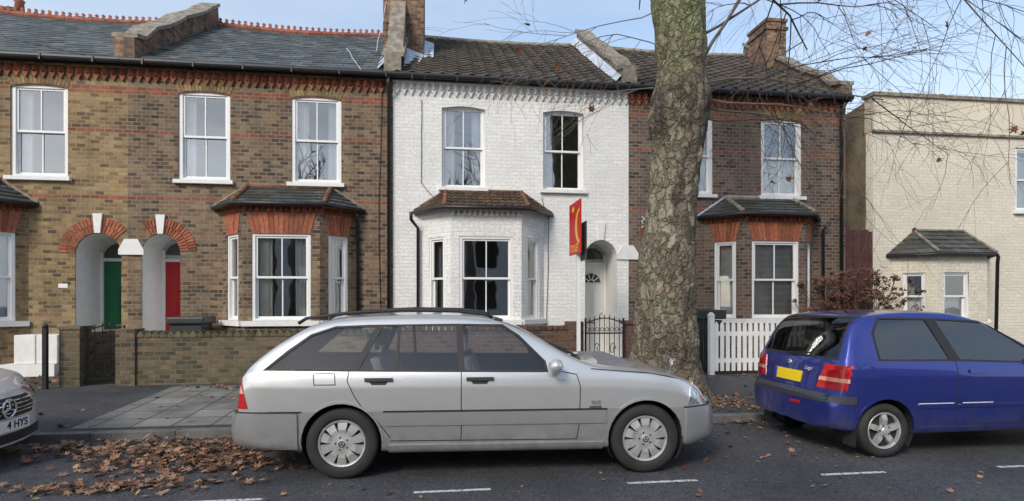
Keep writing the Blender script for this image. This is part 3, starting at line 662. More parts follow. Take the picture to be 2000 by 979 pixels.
m=MB(); m.box(-6.02,-5.72,9.86,10.18,0.1,1.12); m.box(-5.95,-5.78,10.18,11.35,0.1,1.05); m.box(-6.04,-5.70,9.84,10.2,1.12,1.17); m.build('wall',mBrickG,WP)
def gate(name,label,O,U,w,h,panel=False):
    G=thing(name,label,'gate',O)
    M=fmat(O,U); g=MB(M)
    g.box(0,0.03,-0.015,0.015,0,h); g.box(w-0.03,w,-0.015,0.015,0,h); g.box(0.03,w-0.03,-0.012,0.012,0.06,0.09); g.box(0.03,w-0.03,-0.012,0.012,h*0.72,h*0.72+0.025)
    n=int(w/0.09)
    for k in range(1,n):
        x=w*k/n; top=h*(0.93+0.10*math.sin(math.pi*k/n)); g.tube([(x,0,0.07),(x,0,top)],0.008,5)
        g.tube([(x,0,top-0.02),(x,0,top+0.05)],[0.016,0.001],5)
    g.tube([(w*k/12,0,h*(0.90+0.10*math.sin(math.pi*k/12))) for k in range(13)],0.011,5)
    for k in range(n):
        x=w*(k+0.5)/n
        for cz,rr in ((h*0.80,0.032),(0.16,0.032)):
            g.tube([(x+rr*math.cos(a*math.pi/5),0,cz+rr*math.sin(a*math.pi/5)) for a in range(11)],0.006,4)
    if panel:
        for sx in (0.3,0.7):
            g.tube([(w*sx+0.06*math.cos(a*0.5)*(1-a/18),0,h*0.45+0.12*math.sin(a*0.5)*(1-a/22)) for a in range(16)],0.008,5)
    g.build('gate_leaf',mBlack,G)
    return G
gate('iron_gate','black wrought iron garden gate standing ajar',(-5.68,9.98,0.22),(0.93,0.36,0),0.52,0.95)
gate('iron_gate','black wrought iron scrollwork garden gate',(2.62,9.95,0.24),(1,0,0),0.74,1.02,True)
gate('iron_gate','black iron gate beside a picket fence',(4.22,9.95,0.24),(1,0,0),0.70,1.0)
P=thing('gate_post','slim black iron gate post by the pavement','post',(-6.12,9.7,0.2)); m=MB(); m.box(-6.15,-6.09,9.67,9.73,0.15,1.15); m.ball((-6.12,9.7,1.18),0.045); m.build('post',mBlack,P)
W3=thing('garden_wall','dark red brick garden wall with rounded coping','wall',(0.8,9.95,0.2))
m=MB(); m.box(-0.9,2.3,9.9,10.12,0.1,1.05); m.box(2.3,2.58,9.86,10.18,0.1,1.2); m.build('wall',mBrickR,W3)
c=MB(); x=-0.89
while x<2.25: c.box(x,x+0.10,9.88,10.14,1.052,1.125+0.01*noise.noise(Vector((x*5,0,0)))); x+=0.112
c.build('brick_coping',simple('dark coping brick',(0.13,0.07,0.05),0.9,var=0.4,bmp=0.5,isl=0.5),W3,bev=0.01)
W4=thing('brick_pier','dark red brick gate pier behind the tree','pier',(3.5,10,0.2)); m=MB(); m.box(3.40,3.68,9.86,10.18,0.1,1.15); m.box(3.37,3.71,9.83,10.21,1.15,1.21); m.box(3.68,4.18,9.9,10.1,0.1,0.9); m.build('pier',mBrickR,W4)
PF=thing('picket_fence','white painted wooden picket fence with square posts','fence',(7,9.9,0.2))
m=MB(); x=5.08
while x<9.1:
    j=0.012*noise.noise(Vector((x*9,1,0))); m.prism([(x,0.27),(x+0.07,0.27),(x+0.07,1.13+j),(x+0.035,1.19+j),(x,1.13+j)],'y',9.88,9.9); x+=0.112
m.box(5.05,9.1,9.902,9.94,0.42,0.5); m.box(5.05,9.1,9.902,9.94,0.92,1.0); m.build('pickets',mWhiteM,PF)
for x in (4.98,6.9,8.9):
    m=MB(); m.box(x,x+0.09,9.87,9.96,0.2,1.3); m.prism([(x-0.01,1.3),(x+0.10,1.3),(x+0.045,1.36)],'y',9.86,9.97); m.build('post',mWhite,PF)
BN=thing('wheelie_bin','dark grey wheeled rubbish bin behind a gate','bin',(5.2,10.6,0.2))
m=MB(); m.add([(4.92,10.35,0.2),(5.4,10.35,0.2),(5.4,10.85,0.2),(4.92,10.85,0.2),(4.87,10.28,1.2),(5.45,10.28,1.2),(5.45,10.9,1.2),(4.87,10.9,1.2)],[(0,3,2,1),(4,5,6,7),(0,1,5,4),(1,2,6,5),(2,3,7,6),(3,0,4,7)]); m.build('bin_body',mBin,BN,bev=0.02)
m=MB(); m.box(4.84,5.50,10.22,10.93,1.22,1.40); m.build('lid',mBin,BN,bev=0.03)
BN=thing('wheelie_bin','dark lidded bin beside the red door','bin',(-4.6,11.2,0.2))
m=MB(); m.box(-4.85,-4.3,10.95,11.45,0.2,1.15); m.build('bin_body',mBin,BN,bev=0.02)
m=MB(); m.box(-4.9,-4.25,10.9,11.5,1.15,1.28); m.build('lid',mBin,BN,bev=0.03)
MC=thing('meter_cabinet','white meter cabinets on a painted plinth','utility box',(-7.3,11.3,0.2))
m=MB(); m.box(-7.85,-6.95,11.25,11.69,0.15,0.42); m.build('plinth',mWhiteM,MC)
for xx in (-7.65,-7.28):
    m=MB(); m.box(xx,xx+0.35,11.3,11.69,0.425,0.95); m.build('cabinet',mWhiteM,MC,bev=0.012)
# shrub
SH=thing('hydrangea_shrub','winter hydrangea bush with dry brown flower heads','shrub',(8.7,10.7,0.2))
st=MB(); lf=MB()
for k in range(230):
    a=random.uniform(0,6.28); r=random.uniform(0,0.5); bx_,by=8.6+r*math.cos(a),10.7+0.5*r*math.sin(a)
    ex=bx_+random.uniform(-0.95,0.95); ey=by+random.uniform(-0.4,0.25); ez=random.uniform(1.0,2.25)-0.25*abs(ex-8.6)
    mid=((bx_+ex)/2,(by+ey)/2,0.9); st.tube([(bx_,by,0.15),mid,(ex,ey,ez)],[0.01,0.008,0.005],4,False)
    sz=random.uniform(0.6,1.3)
    for j in range(30):
        q=Vector((random.gauss(0,1),random.gauss(0,1),random.gauss(0,0.8))).normalized()*random.uniform(0.02,0.095)*sz
        c=Vector((ex,ey,ez))+q; u=Vector((random.gauss(0,1),random.gauss(0,1),random.gauss(0,1))).normalized(); v=u.orthogonal().normalized(); s_=random.uniform(0.014,0.034)
        lf.quad(c-u*s_,c-v*s_,c+u*s_,c+v*s_)
st.build('stems',simple('shrub stems',(0.11,0.07,0.045),0.9),SH); lf.build('dry_flower_heads',simple('dry flower heads',(0.19,0.085,0.055),0.9,var=0.4,isl=0.65),SH,recalc=False)
# sign
SG=thing('to_let_sign','red to let board on a tall white post','sign',(2.44,9.75,0.2))
m=MB(); m.box(2.41,2.47,9.66,9.72,0.2,2.95); m.build('post',mWhite,SG)
m=MB(); m.box(2.385,2.41,9.36,10.16,2.40,3.32); bd=m.build('board',mSignR,SG)
m=MB(); m.box(2.50,2.52,9.42,10.1,2.28,2.95); m.build('back_board',simple('grey board',(0.05,0.05,0.055),0.5),SG)
def arcp(yc,zc,ra,rb,a0,a1,n): return [(yc+ra*math.cos(a0+(a1-a0)*i/n),zc+rb*math.sin(a0+(a1-a0)*i/n)) for i in range(n+1)]
m=MB(); m.prism(arcp(9.38,2.87,0.33,0.30,-1.5,1.5,16)+list(reversed(arcp(9.38,2.87,0.20,0.25,-1.5,1.5,16))),'x',2.381,2.3845); m.build('logo_arc',mGold,bd)
m=MB(); m.prism([(9.86+0.09*math.cos(a/8*math.pi),3.20+0.05*math.sin(a/8*math.pi)) for a in range(16)],'x',2.381,2.3845); m.build('logo_mark',mGold,bd)
MX=Matrix(((0,0,-1,2.383),(-1,0,0,9.76),(0,1,0,2.50),(0,0,0,1)))
text('TO LET',0.19,MX,'lettering',mGold,bd,0.003,0.001)
# ------------------------------------------------------------ cars
def pch(pts):
    xs=[p[0] for p in pts]; ys=[p[1] for p in pts]; n=len(xs)
    d=[(ys[i+1]-ys[i])/(xs[i+1]-xs[i]) for i in range(n-1)]
    m=[d[0]]+[0 if d[i-1]*d[i]<=0 else 2*d[i-1]*d[i]/(d[i-1]+d[i]) for i in range(1,n-1)]+[d[-1]]
    def f(x):
        if x<=xs[0]: return ys[0]
        if x>=xs[-1]: return ys[-1]
        i=max(k for k in range(n-1) if xs[k]<=x); h=xs[i+1]-xs[i]; t=(x-xs[i])/h
        return (2*t**3-3*t*t+1)*ys[i]+(t**3-2*t*t+t)*h*m[i]+(-2*t**3+3*t*t)*ys[i+1]+(t**3-t*t)*h*m[i+1]
    return f
def chaikin(p):
    out=[p[0]]
    for i in range(len(p)-1):
        a,b=p[i],p[i+1]
        if i>0: out.append((a[0]*.75+b[0]*.25,a[1]*.75+b[1]*.25))
        if i<len(p)-2: out.append((a[0]*.25+b[0]*.75,a[1]*.25+b[1]*.75))
    out.append(p[-1]); return out
def carbody(P):
    zt=pch(P['top']); bl=pch(P['belt']); zb=pch(P['bot']); wd=pch(P['wid']); tum=P['tum']
    xa,xb=P['top'][0][0],P['top'][-1][0]
    xs=set([round(xa+(xb-xa)*i/90,4) for i in range(91)])
    for e_ in (xa,xb):
        for k in range(1,9): xs.add(round(e_+(0.012*k if e_==xa else -0.012*k),4))
    xs=sorted(xs)
    secs=[]
    for x in xs:
        T=zt(x);B=zb(x);w=wd(x);L=min(bl(x),T-0.035);h=T-L
        wb=w-0.035; wt=max(0.1,wb-0.02-(h-0.03)*tum)
        e=T-0.028
        q=L-(L-B)*0.16
        pts=[(0,B),(w*0.75,B),(w-0.07,B+0.005),(w-0.03,B+0.05),(w-0.014,B+(L-B)*0.3),(w,B+(L-B)*0.55),(w-0.001,q-0.03),(w-0.006,q),(w-0.020,L-(L-B)*0.07),(wb,L),
             (wb-(wb-wt)*0.10,L+(e-L)*0.10),(wb-(wb-wt)*0.5,L+(e-L)*0.5),(wb-(wb-wt)*0.85,L+(e-L)*0.85),(wt-0.012,e),(wt-0.09,e+0.014),(wt*0.5,T-0.004),(0,T)]
        secs.append(chaikin(chaikin(pts)))
    kF,kR=P['kf'],P['kr']
    def warp(x,y):
        dF=max(0,1-(xb-x)/0.55); dR=max(0,1-(x-xa)/0.45)
        return x-kF*(y/0.85)**2*dF*dF*(3-2*dF)+kR*(y/0.85)**2*dR*dR*(3-2*dR)
    bm=bmesh.new(); rows=[]
    n=len(secs[0])
    for x,p in zip(xs,secs):
        full=[(y,z) for y,z in p]+[(-y,z) for y,z in p[-2:0:-1]]
        rows.append([bm.verts.new((warp(x,y),y,z)) for y,z in full])
    m=len(rows[0])
    for i in range(len(rows)-1):
        for j in range(m):
            try: bm.faces.new((rows[i][j],rows[i][(j+1)%m],rows[i+1][(j+1)%m],rows[i+1][j]))
            except: pass
    for idx in (0,-1):
        x=xs[idx]; p=secs[idx]; row=rows[idx]; K=12; g=[]
        for i in range(n):
            y,z=p[i]
            if i in (0,n-1): g.append([row[i]]*(K+1)); continue
            g.append([row[i]]+[bm.verts.new((warp(x,y*(1-2*k/K)),y*(1-2*k/K),z)) for k in range(1,K)]+[row[m-i]])
        for i in range(n-1):
            for k in range(K):
                u=[]
                for v in [g[i][k],g[i][k+1],g[i+1][k+1],g[i+1][k]]:
                    if v not in u: u.append(v)
                if len(u)>2:
                    try: bm.faces.new(u)
                    except: pass
    bmesh.ops.remove_doubles(bm,verts=bm.verts,dist=0.0004)
    bmesh.ops.recalc_face_normals(bm,faces=bm.faces); bm.normal_update()
    return bm
def pin(poly,a,b):
    c=False;n=len(poly);j=n-1
    for i in range(n):
        if ((poly[i][1]>b)!=(poly[j][1]>b)) and (a<(poly[j][0]-poly[i][0])*(b-poly[i][1])/(poly[j][1]-poly[i][1])+poly[i][0]): c=not c
        j=i
    return c
def cutpoly(bm,poly,i,filt):
    a0=min(p[0] for p in poly);a1=max(p[0] for p in poly);b0=min(p[1] for p in poly);b1=max(p[1] for p in poly)
    def near(f):
        ca=[v.co[i] for v in f.verts]; cb=[v.co.z for v in f.verts]
        return max(ca)>=a0 and min(ca)<=a1 and max(cb)>=b0 and min(cb)<=b1
    n=len(poly)
    for k in range(n):
        p,q=poly[k],poly[(k+1)%n]
        co=Vector((0,0,p[1])); co[i]=p[0]; no=Vector((0,0,q[0]-p[0])); no[i]=-(q[1]-p[1])
        if no.length<1e-7: continue
        fs=[f for f in bm.faces if filt(f) and near(f)]
        es=set();vs=set()
        for f in fs: es.update(f.edges); vs.update(f.verts)
        bmesh.ops.bisect_plane(bm,geom=fs+list(es)+list(vs),dist=1e-5,plane_co=co,plane_no=no.normalized())
    bm.normal_update()
    out=[]
    for f in bm.faces:
        if filt(f):
            c=f.calc_center_median()
            if pin(poly,c[i],c.z): out.append(f)
    return out
def fside(s,ymin=0.3): return lambda f: abs(f.normal.y)>0.2 and f.calc_center_median().y*s>ymin
def fend(s,x0,x1): return lambda f: f.normal.x*s>0.12 and abs(f.normal.y)<0.93 and x0<f.calc_center_median().x<x1
def patch(bm0,poly,i,filt,off,name,mat,parent,rim=0.006,holes=(),label=None):
    a0=min(p[0] for p in poly)-.1;a1=max(p[0] for p in poly)+.1;b0=min(p[1] for p in poly)-.1;b1=max(p[1] for p in poly)+.1
    bm=bm0.copy()
    kill=[f for f in bm.faces if not (filt(f) and a0<=f.calc_center_median()[i]<=a1 and b0<=f.calc_center_median().z<=b1)]
    bmesh.ops.delete(bm,geom=kill,context='FACES')
    cutpoly(bm,poly,i,filt)
    for h in holes: cutpoly(bm,h,i,filt)
    bm.normal_update()
    keep=[]
    for f in bm.faces:
        c=f.calc_center_median()
        if pin(poly,c[i],c.z) and not any(pin(h,c[i],c.z) for h in holes): keep.append(f)
    ks=set(keep); nn={v:v.normal.copy() for v in bm.verts}
    bmesh.ops.delete(bm,geom=[f for f in bm.faces if f not in ks],context='FACES')
    if len(bm.faces)==0: bm.free(); return None
    for v in bm.verts: v.co+=nn[v]*off
    if rim:
        be=[e for e in bm.edges if len(e.link_faces)==1]
        r=bmesh.ops.extrude_edge_only(bm,edges=be)
        nv=[g for g in r['geom'] if isinstance(g,bmesh.types.BMVert)]
        bm.normal_update()
        for v in nv:
            o=None
            for e in v.link_edges:
                w=e.other_vert(v)
                if w in nn and (w.co-v.co).length<1e-6: o=w
            if o is not None: v.co-=nn[o]*(off+rim)
        for e in be:
            if e.is_valid: e.smooth=False
    me=bpy.data.meshes.new(name); bm.to_mesh(me); bm.free()
    return finish(me,name,mat,parent,True,label)
def seams(bm0,lines,s,parent,w=0.006,mat=None,name='panel_gap',off=0.0012,ax=0,filt=None):
    """thin recess lines following the bodywork"""
    allv=[];allf=[]
    for ln in lines:
        for k in range(len(ln)-1):
            p=Vector(ln[k]);q=Vector(ln[k+1]); d=(q-p); n=Vector((-d.y,d.x)).normalized()*w/2; e=d.normalized()*w*0.3
            poly=[tuple(p-e+n),tuple(q+e+n),tuple(q+e-n),tuple(p-e-n)]
            o=patch(bm0,poly,ax,filt or fside(s),off,'tmp',None,None,rim=0)
            if o:
                b=len(allv); allv+=[tuple(v.co) for v in o.data.vertices]; allf+=[tuple(i+b for i in f.vertices) for f in o.data.polygons]
                me=o.data; bpy.data.objects.remove(o); bpy.data.meshes.remove(me)
    me=bpy.data.meshes.new(name); me.from_pydata(allv,[],allf); return finish(me,name,mat or mRub,parent,True)
def wheel(parent,x,yo,rad,side,rimr,spokes,sw0,sw1,style):
    s=1 if yo>0 else -1; wdt=0.185; c=(x,0,rad)
    def pr(l): return [(r,yo-s*h) for r,h in l]
    h=MB(); h.lathe(pr([(0.001,0.05),(rimr-0.02,0.05),(rimr-0.02,0.15),(0.001,0.15)]),c,28); w=h.build('wheel',mDark,parent)
    t=MB(); t.lathe(pr([(rimr,0.03),(rimr+0.008,0.008),(rimr+0.03,0.0),(rad-0.035,0.002),(rad-0.012,0.014),(rad,0.035),(rad,wdt-0.035),(rad-0.015,wdt-0.01),(rimr,wdt)]),c,48)
    t.build('tyre',mTyre,w,smooth=True)
    r=MB(); r.lathe(pr([(rimr+0.004,0.02),(rimr-0.004,0.010),(rimr-0.016,0.014),(rimr-0.022,0.045)]),c,40)
    for k in range(spokes):
        a=2*math.pi*k/spokes+0.3; ca,sa=math.cos(a),math.sin(a)
        def pt(rr,tt,hh): return (x+rr*ca-tt*sa, yo-s*hh, rad+rr*sa+tt*ca)
        r0,r1=0.03,rimr-0.012
        rm_=(r0+r1)*0.55
        f_=[pt(r0,-sw0/2,0.018),pt(r0,sw0/2,0.018),pt(rm_,(sw0+sw1)/3.6,0.008),pt(r1,sw1/2,0.022),pt(r1,-sw1/2,0.022),pt(rm_,-(sw0+sw1)/3.6,0.008)]
        b_=[pt(r0,-sw0/2,0.05),pt(r0,sw0/2,0.05),pt(rm_,(sw0+sw1)/3.6,0.05),pt(r1,sw1/2,0.05),pt(r1,-sw1/2,0.05),pt(rm_,-(sw0+sw1)/3.6,0.05)]
        r.add(f_+b_,[(0,1,2,5),(5,2,3,4)]+[(i,(i+1)%6,6+(i+1)%6,6+i) for i in range(6)])
    r.lathe(pr([(0.001,0.000),(0.028,0.002),(0.034,0.008),(0.06,0.012),(0.066,0.03)]),c,24)
    if style=='petal': r.lathe(pr([(0.06,0.010),(0.10,0.013),(0.105,0.03)]),c,30)
    r.build('rim',mAlloy,w)
    b=MB()
    for k in range(5):
        a=2*math.pi*k/5+0.6; b.ball((x+0.055*math.cos(a),yo-s*0.012,rad+0.055*math.sin(a)),0.010,6)
    b.build('wheel_bolts',mRub,w)
    if style=='petal':
        b=MB(); b.tube([(x+0.024*math.cos(a*math.pi/8),yo+s*0.002,rad+0.024*math.sin(a*math.pi/8)) for a in range(17)],0.003,4)
        for a in (90,210,330): b.tube([(x,yo+s*0.003,rad),(x+0.024*math.cos(R(a)),yo+s*0.003,rad+0.024*math.sin(R(a)))],0.003,4)
        b.build('hub_star',mRub,w)
def car(name,label,P,paint,loc,rot,scale=1.0):
    C=thing(name,label,'car',loc,rot,local=True,group='cars parked along the kerb',scale=scale)
    full=carbody(P); bm=full.copy()
    wb=P['wb']; ra=P['arch']; rw=P['rw']
    for s in (1,-1):
        for wx in (0,wb):
            poly=[(wx+ra*math.cos(a*math.pi/14),rw+0.01+ra*math.sin(a*math.pi/14)) for a in range(28)]
            fs=cutpoly(bm,poly,0,lambda f: f.calc_center_median().y*s>0.5)
            bmesh.ops.delete(bm,geom=fs,context='FACES')
        for w in P['side']:
            fs=cutpoly(bm,w,0,fside(s)); bmesh.ops.delete(bm,geom=fs,context='FACES')
    for poly,s,xa,xb_ in ((P['ws'],1,*P['wsx']),(P['rg'],-1,*P['rgx'])):
        fs=cutpoly(bm,poly,1,fend(s,xa,xb_)); bmesh.ops.delete(bm,geom=fs,context='FACES')
    me=bpy.data.meshes.new('body'); bm.to_mesh(me); bm.free()
    finish(me,'body',paint,C,True)
    for s in (1,-1):
        for w in P['side']: patch(full,w,0,fside(s),-0.006,'side_window',P['glass'],C,rim=0)
        patch(full,P['trim'],0,fside(s),0.0018,'window_trim',mRub,C,rim=0.004,holes=P['side'])
        for wx in (0,wb):
            ring=[(wx+(ra+0.001)*math.cos(R(a)),rw+0.01+(ra+0.001)*math.sin(R(a))) for a in range(0,181,12)]+[(wx+(ra+0.022)*math.cos(R(a)),rw+0.01+(ra+0.022)*math.sin(R(a))) for a in range(180,-1,-12)]
            patch(full,ring,0,fside(s,0.5),0.005,'arch_lip',paint,C,rim=0.02)
    patch(full,P['ws'],1,fend(1,*P['wsx']),-0.004,'windscreen',P['glass'],C,rim=0)
    patch(full,P['rg'],1,fend(-1,*P['rgx']),-0.002,'rear_window',P['rglass'],C,rim=0)
    def grow(poly,g):
        cx=sum(p[0] for p in poly)/len(poly); cz=sum(p[1] for p in poly)/len(poly)
        return [(p[0]+(g if p[0]>cx else -g),p[1]+(g if p[1]>cz else -g)) for p in poly]
    patch(full,grow(P['ws'],0.02),1,fend(1,*P['wsx']),0.0018,'screen_seal',mRub,C,rim=0.003,holes=[P['ws']])
    patch(full,grow(P['rg'],0.02),1,fend(-1,*P['rgx']),0.0018,'screen_seal',mRub,C,rim=0.003,holes=[P['rg']])
    for s in (1,-1):
        for wx in (0,wb):
            wl=MB()
            yo=s*(P['hw']-0.02); yi=s*0.45
            prof=[(wx+(ra+0.004)*math.cos(a*math.pi/16),rw+0.01+(ra+0.004)*math.sin(a*math.pi/16)) for a in range(-3,20)]
            n=len(prof); wl.add([(x,yo-s*0.02,z) for x,z in prof]+[(x,yi,z) for x,z in prof],[(i,i+1,n+i+1,n+i) for i in range(n-1)]+[tuple(range(n,2*n))])
            wl.build('wheel_arch_liner',mDark,C,recalc=False)
            wheel(C,wx,s*(P['hw']-0.03),rw,s,P['rim'],*P['spk'])
    hz=P['seat']
    def seat(x,y,w_=0.5):
        m=MB(); m.box(x,x+0.5,y-w_/2,y+w_/2,0.38,0.52)
        m.add([(x-0.02,y-w_/2,0.5),(x+0.1,y-w_/2,0.5),(x+0.1,y+w_/2,0.5),(x-0.02,y+w_/2,0.5),(x-0.22,y-w_/2.3,hz-0.18),(x-0.13,y-w_/2.3,hz-0.18),(x-0.13,y+w_/2.3,hz-0.18),(x-0.22,y+w_/2.3,hz-0.18)],[(0,3,2,1),(4,5,6,7),(0,1,5,4),(1,2,6,5),(2,3,7,6),(3,0,4,7)])
        for yy in ((y,) if w_<0.7 else (y-0.35,y+0.35)):
            m.box(x-0.25,x-0.17,yy-0.13,yy+0.13,hz-0.12,hz+0.05)
        m.build('seat',mSeat,C,bev=0.02)
    sx=P['seats']
    seat(sx,0.36); seat(sx,-0.36); seat(sx-0.85,0,1.2)
    m=MB(); cx_=sx+0.66; m.tube([(cx_-0.05*math.sin(a*math.pi/9),-0.36+0.18*math.cos(a*math.pi/9),0.90+0.17*math.sin(a*math.pi/9)) for a in range(19)],0.014,6); m.box(cx_-0.02,cx_+0.01,-0.45,-0.27,0.87,0.92); m.build('steering_wheel',mRub,C)
    m=MB(); m.box(cx_+0.12,cx_+0.75,-0.66,0.66,0.6,P['dash']); m.build('dashboard',mSeat,C,bev=0.03)
    m=MB(); m.box(P['top'][0][0]+0.25,wb+0.2,-0.7,0.7,0.28,0.30); m.build('floor_pan',mDark,C)
    return C,full
def boxp(x0,x1,z0,z1): return [(x0,z0),(x1,z0),(x1,z1),(x0,z1)]
# --- silver estate
E=dict(top=[(-1.02,0.60),(-0.985,0.635),(-0.955,0.80),(-0.92,0.935),(-0.86,1.00),(-0.72,1.10),(-0.52,1.235),(-0.35,1.335),(-0.1,1.405),(0.25,1.435),(0.6,1.445),(1.0,1.435),(1.36,1.39),(1.6,1.295),(2.17,1.01),(2.27,0.985),(2.75,0.93),(3.12,0.845),(3.33,0.75),(3.43,0.64),(3.49,0.58)],
 belt=[(-1.02,0.93),(0,0.935),(2.2,0.92),(2.8,0.88),(3.49,0.70)],bot=[(-1.02,0.30),(-0.6,0.26),(-0.2,0.22),(2.9,0.22),(3.2,0.24),(3.49,0.29)],
 wid=[(-1.02,0.74),(-0.985,0.79),(-0.92,0.825),(-0.7,0.85),(0,0.86),(2.6,0.86),(3.05,0.84),(3.3,0.79),(3.44,0.73),(3.49,0.66)],tum=0.50,kf=0.20,kr=0.10,
 wb=2.69,arch=0.345,rw=0.312,hw=0.86,rim=0.205,spk=(10,0.03,0.088,'petal'),seat=1.20,seats=1.25,dash=0.97,
 side=[[(-0.64,0.965),(0.08,0.955),(0.26,1.32),(-0.10,1.31),(-0.30,1.24),(-0.48,1.10)],[(0.14,0.952),(0.455,0.950),(0.455,1.325),(0.325,1.325)],[(0.485,0.950),(1.005,0.945),(0.985,1.33),(0.485,1.325)],[(1.065,0.945),(1.79,0.935),(1.77,1.01),(1.55,1.225),(1.40,1.32),(1.045,1.33)]],
 trim=[(-0.68,0.952),(0,0.94),(1.81,0.920),(1.79,1.015),(1.56,1.243),(1.41,1.338),(1.0,1.345),(0.2,1.338),(-0.10,1.326),(-0.31,1.257),(-0.5,1.115)],
 ws=[(-0.66,1.03),(0.66,1.03),(0.52,1.365),(-0.52,1.365)],wsx=(1.35,2.3),rg=[(-0.60,1.01),(0.60,1.01),(0.50,1.31),(-0.50,1.31)],rgx=(-1.0,-0.2),glass=mCarGlass,rglass=mCarGlassR)
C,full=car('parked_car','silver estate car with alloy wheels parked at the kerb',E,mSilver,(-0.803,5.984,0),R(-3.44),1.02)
for s in (1,-1):
    F=fside(s)
    arcR=[(0.345*math.cos(R(a)),0.322+0.345*math.sin(R(a))) for a in (62,45,28)]
    seams(full,[[(1.035,0.94),(1.035,0.40),(1.03,0.33)],[(1.86,0.94),(2.06,0.90),(2.09,0.80),(2.08,0.45),(2.06,0.33)],[(0.06,0.945),(0.05,0.86),(0.12,0.72)]+[(x*1.06,z*1.06-0.02) for x,z in arcR]+[(0.42,0.36)],
      [(0.42,0.335),(2.06,0.325)],[(-0.235,0.93),(-0.06,0.925),(-0.05,0.83),(-0.23,0.83),(-0.24,0.92)],[(2.2,0.945),(2.75,0.90),(3.12,0.825)],[(1.02,0.945),(1.015,1.335)],[(-0.62,0.60),(-0.33,0.60)]],s,C,0.008)
    for xx0,xx1 in ((0.36,2.33),(3.04,3.4),(-0.98,-0.35)): patch(full,boxp(xx0,xx1,0.590,0.602),0,F,0.009,'side_moulding',mRub,C)
    patch(full,boxp(0.38,2.32,0.47,0.585),0,F,0.010,'door_cladding',mSilver,C)
    patch(full,boxp(0.40,2.30,0.235,0.30),0,F,0.014,'sill_cladding',mSilver,C)
    for xx in (0.20,1.08):
        patch(full,boxp(xx,xx+0.24,0.855,0.882),0,F,0.022,'door_handle',mRub,C)
        patch(full,[(xx+0.06,0.825),(xx+0.18,0.825),(xx+0.2,0.852),(xx+0.04,0.852)],0,F,0.0015,'recess_shade',mRub,C)  # dark patch paints in the shade of the body-coloured handle recess
    patch(full,[(-0.99,0.63),(-0.79,0.63),(-0.86,0.90),(-0.96,0.90)],0,F,0.006,'tail_light',mLampR,C)
    patch(full,[(-0.99,0.76),(-0.82,0.76),(-0.85,0.82),(-0.97,0.82)],0,F,0.009,'indicator_lamp',mLampO,C)
    patch(full,[(3.08,0.62),(3.46,0.615),(3.44,0.68),(3.22,0.775),(3.12,0.78)],0,F,0.006,'headlight',mLampW,C)
    patch(full,boxp(2.19,2.27,0.64,0.67),0,F,0.006,'side_repeater',mLampW,C)
    patch(full,boxp(2.17,2.28,0.605,0.625),0,F,0.004,'model_badge',mChrome,C)
    patch(full,boxp(-1.1,-0.37,0.28,0.582),0,F,0.018,'bumper',mSilver,C)
    patch(full,boxp(3.06,3.6,0.26,0.582),0,F,0.018,'bumper',mSilver,C)
    m=MB(); m.tube([(-0.45,s*0.545,1.35),(-0.38,s*0.55,1.395),(0.0,s*0.555,1.445),(0.5,s*0.56,1.47),(1.0,s*0.555,1.46),(1.25,s*0.55,1.43),(1.32,s*0.545,1.40)],0.017,6); m.build('roof_rail',mRub,C,smooth=True)
    m=MB(); m.ball((1.86,s*0.93,0.985),0.09,12,0.75,0.95,0.75); m.box(1.83,1.89,min(s*0.80,s*0.90),max(s*0.80,s*0.90),0.93,0.96); m.build('door_mirror',mSilver,C,smooth=True)
ET=fend(-1,-1.1,-0.7)
patch(full,[(-0.74,0.63),(-0.50,0.63),(-0.50,0.90),(-0.70,0.90)],1,ET,0.006,'tail_light',mLampR,C)
patch(full,[(0.50,0.63),(0.74,0.63),(0.70,0.90),(0.50,0.90)],1,ET,0.006,'tail_light',mLampR,C)
patch(full,boxp(-0.27,0.27,0.72,0.83),1,ET,0.006,'number_plate',mPlateY,C)
patch(full,boxp(-0.66,0.66,0.30,0.582),1,fend(-1,-1.15,-0.7),0.018,'bumper',mSilver,C)
patch(full,boxp(-0.66,0.66,0.30,0.582),1,fend(1,3.0,3.6),0.018,'bumper',mSilver,C)
patch(full,boxp(-0.27,0.27,0.595,0.735),1,fend(1,3.0,3.6),0.008,'grille',mChrome,C)
for s in (1,-1): patch(full,[(s*0.33,0.61),(s*0.66,0.61),(s*0.62,0.735),(s*0.33,0.735)],1,fend(1,3.0,3.6),0.008,'headlight',mLampW,C)
m=MB(); ex,ez=3.22,0.905; m.tube([(ex,0.038*math.cos(a*math.pi/8),ez+0.038*math.sin(a*math.pi/8)) for a in range(17)],0.005,5); m.tube([(ex,0,0.80),(ex,0,ez-0.035)],0.007,5)
for a in (90,210,330): m.tube([(ex,0,ez),(ex,0.038*math.cos(R(a)),ez+0.038*math.sin(R(a)))],0.004,4)
m.build('bonnet_emblem',mChrome,C)
for p0,p1 in (((2.12,-0.5,1.035),(2.0,-0.1,1.09)),((2.12,0.1,1.045),(2.0,0.5,1.08))):
    m=MB(); m.tube([p0,p1],0.008,5); m.build('wiper',mRub,C)
full.free()
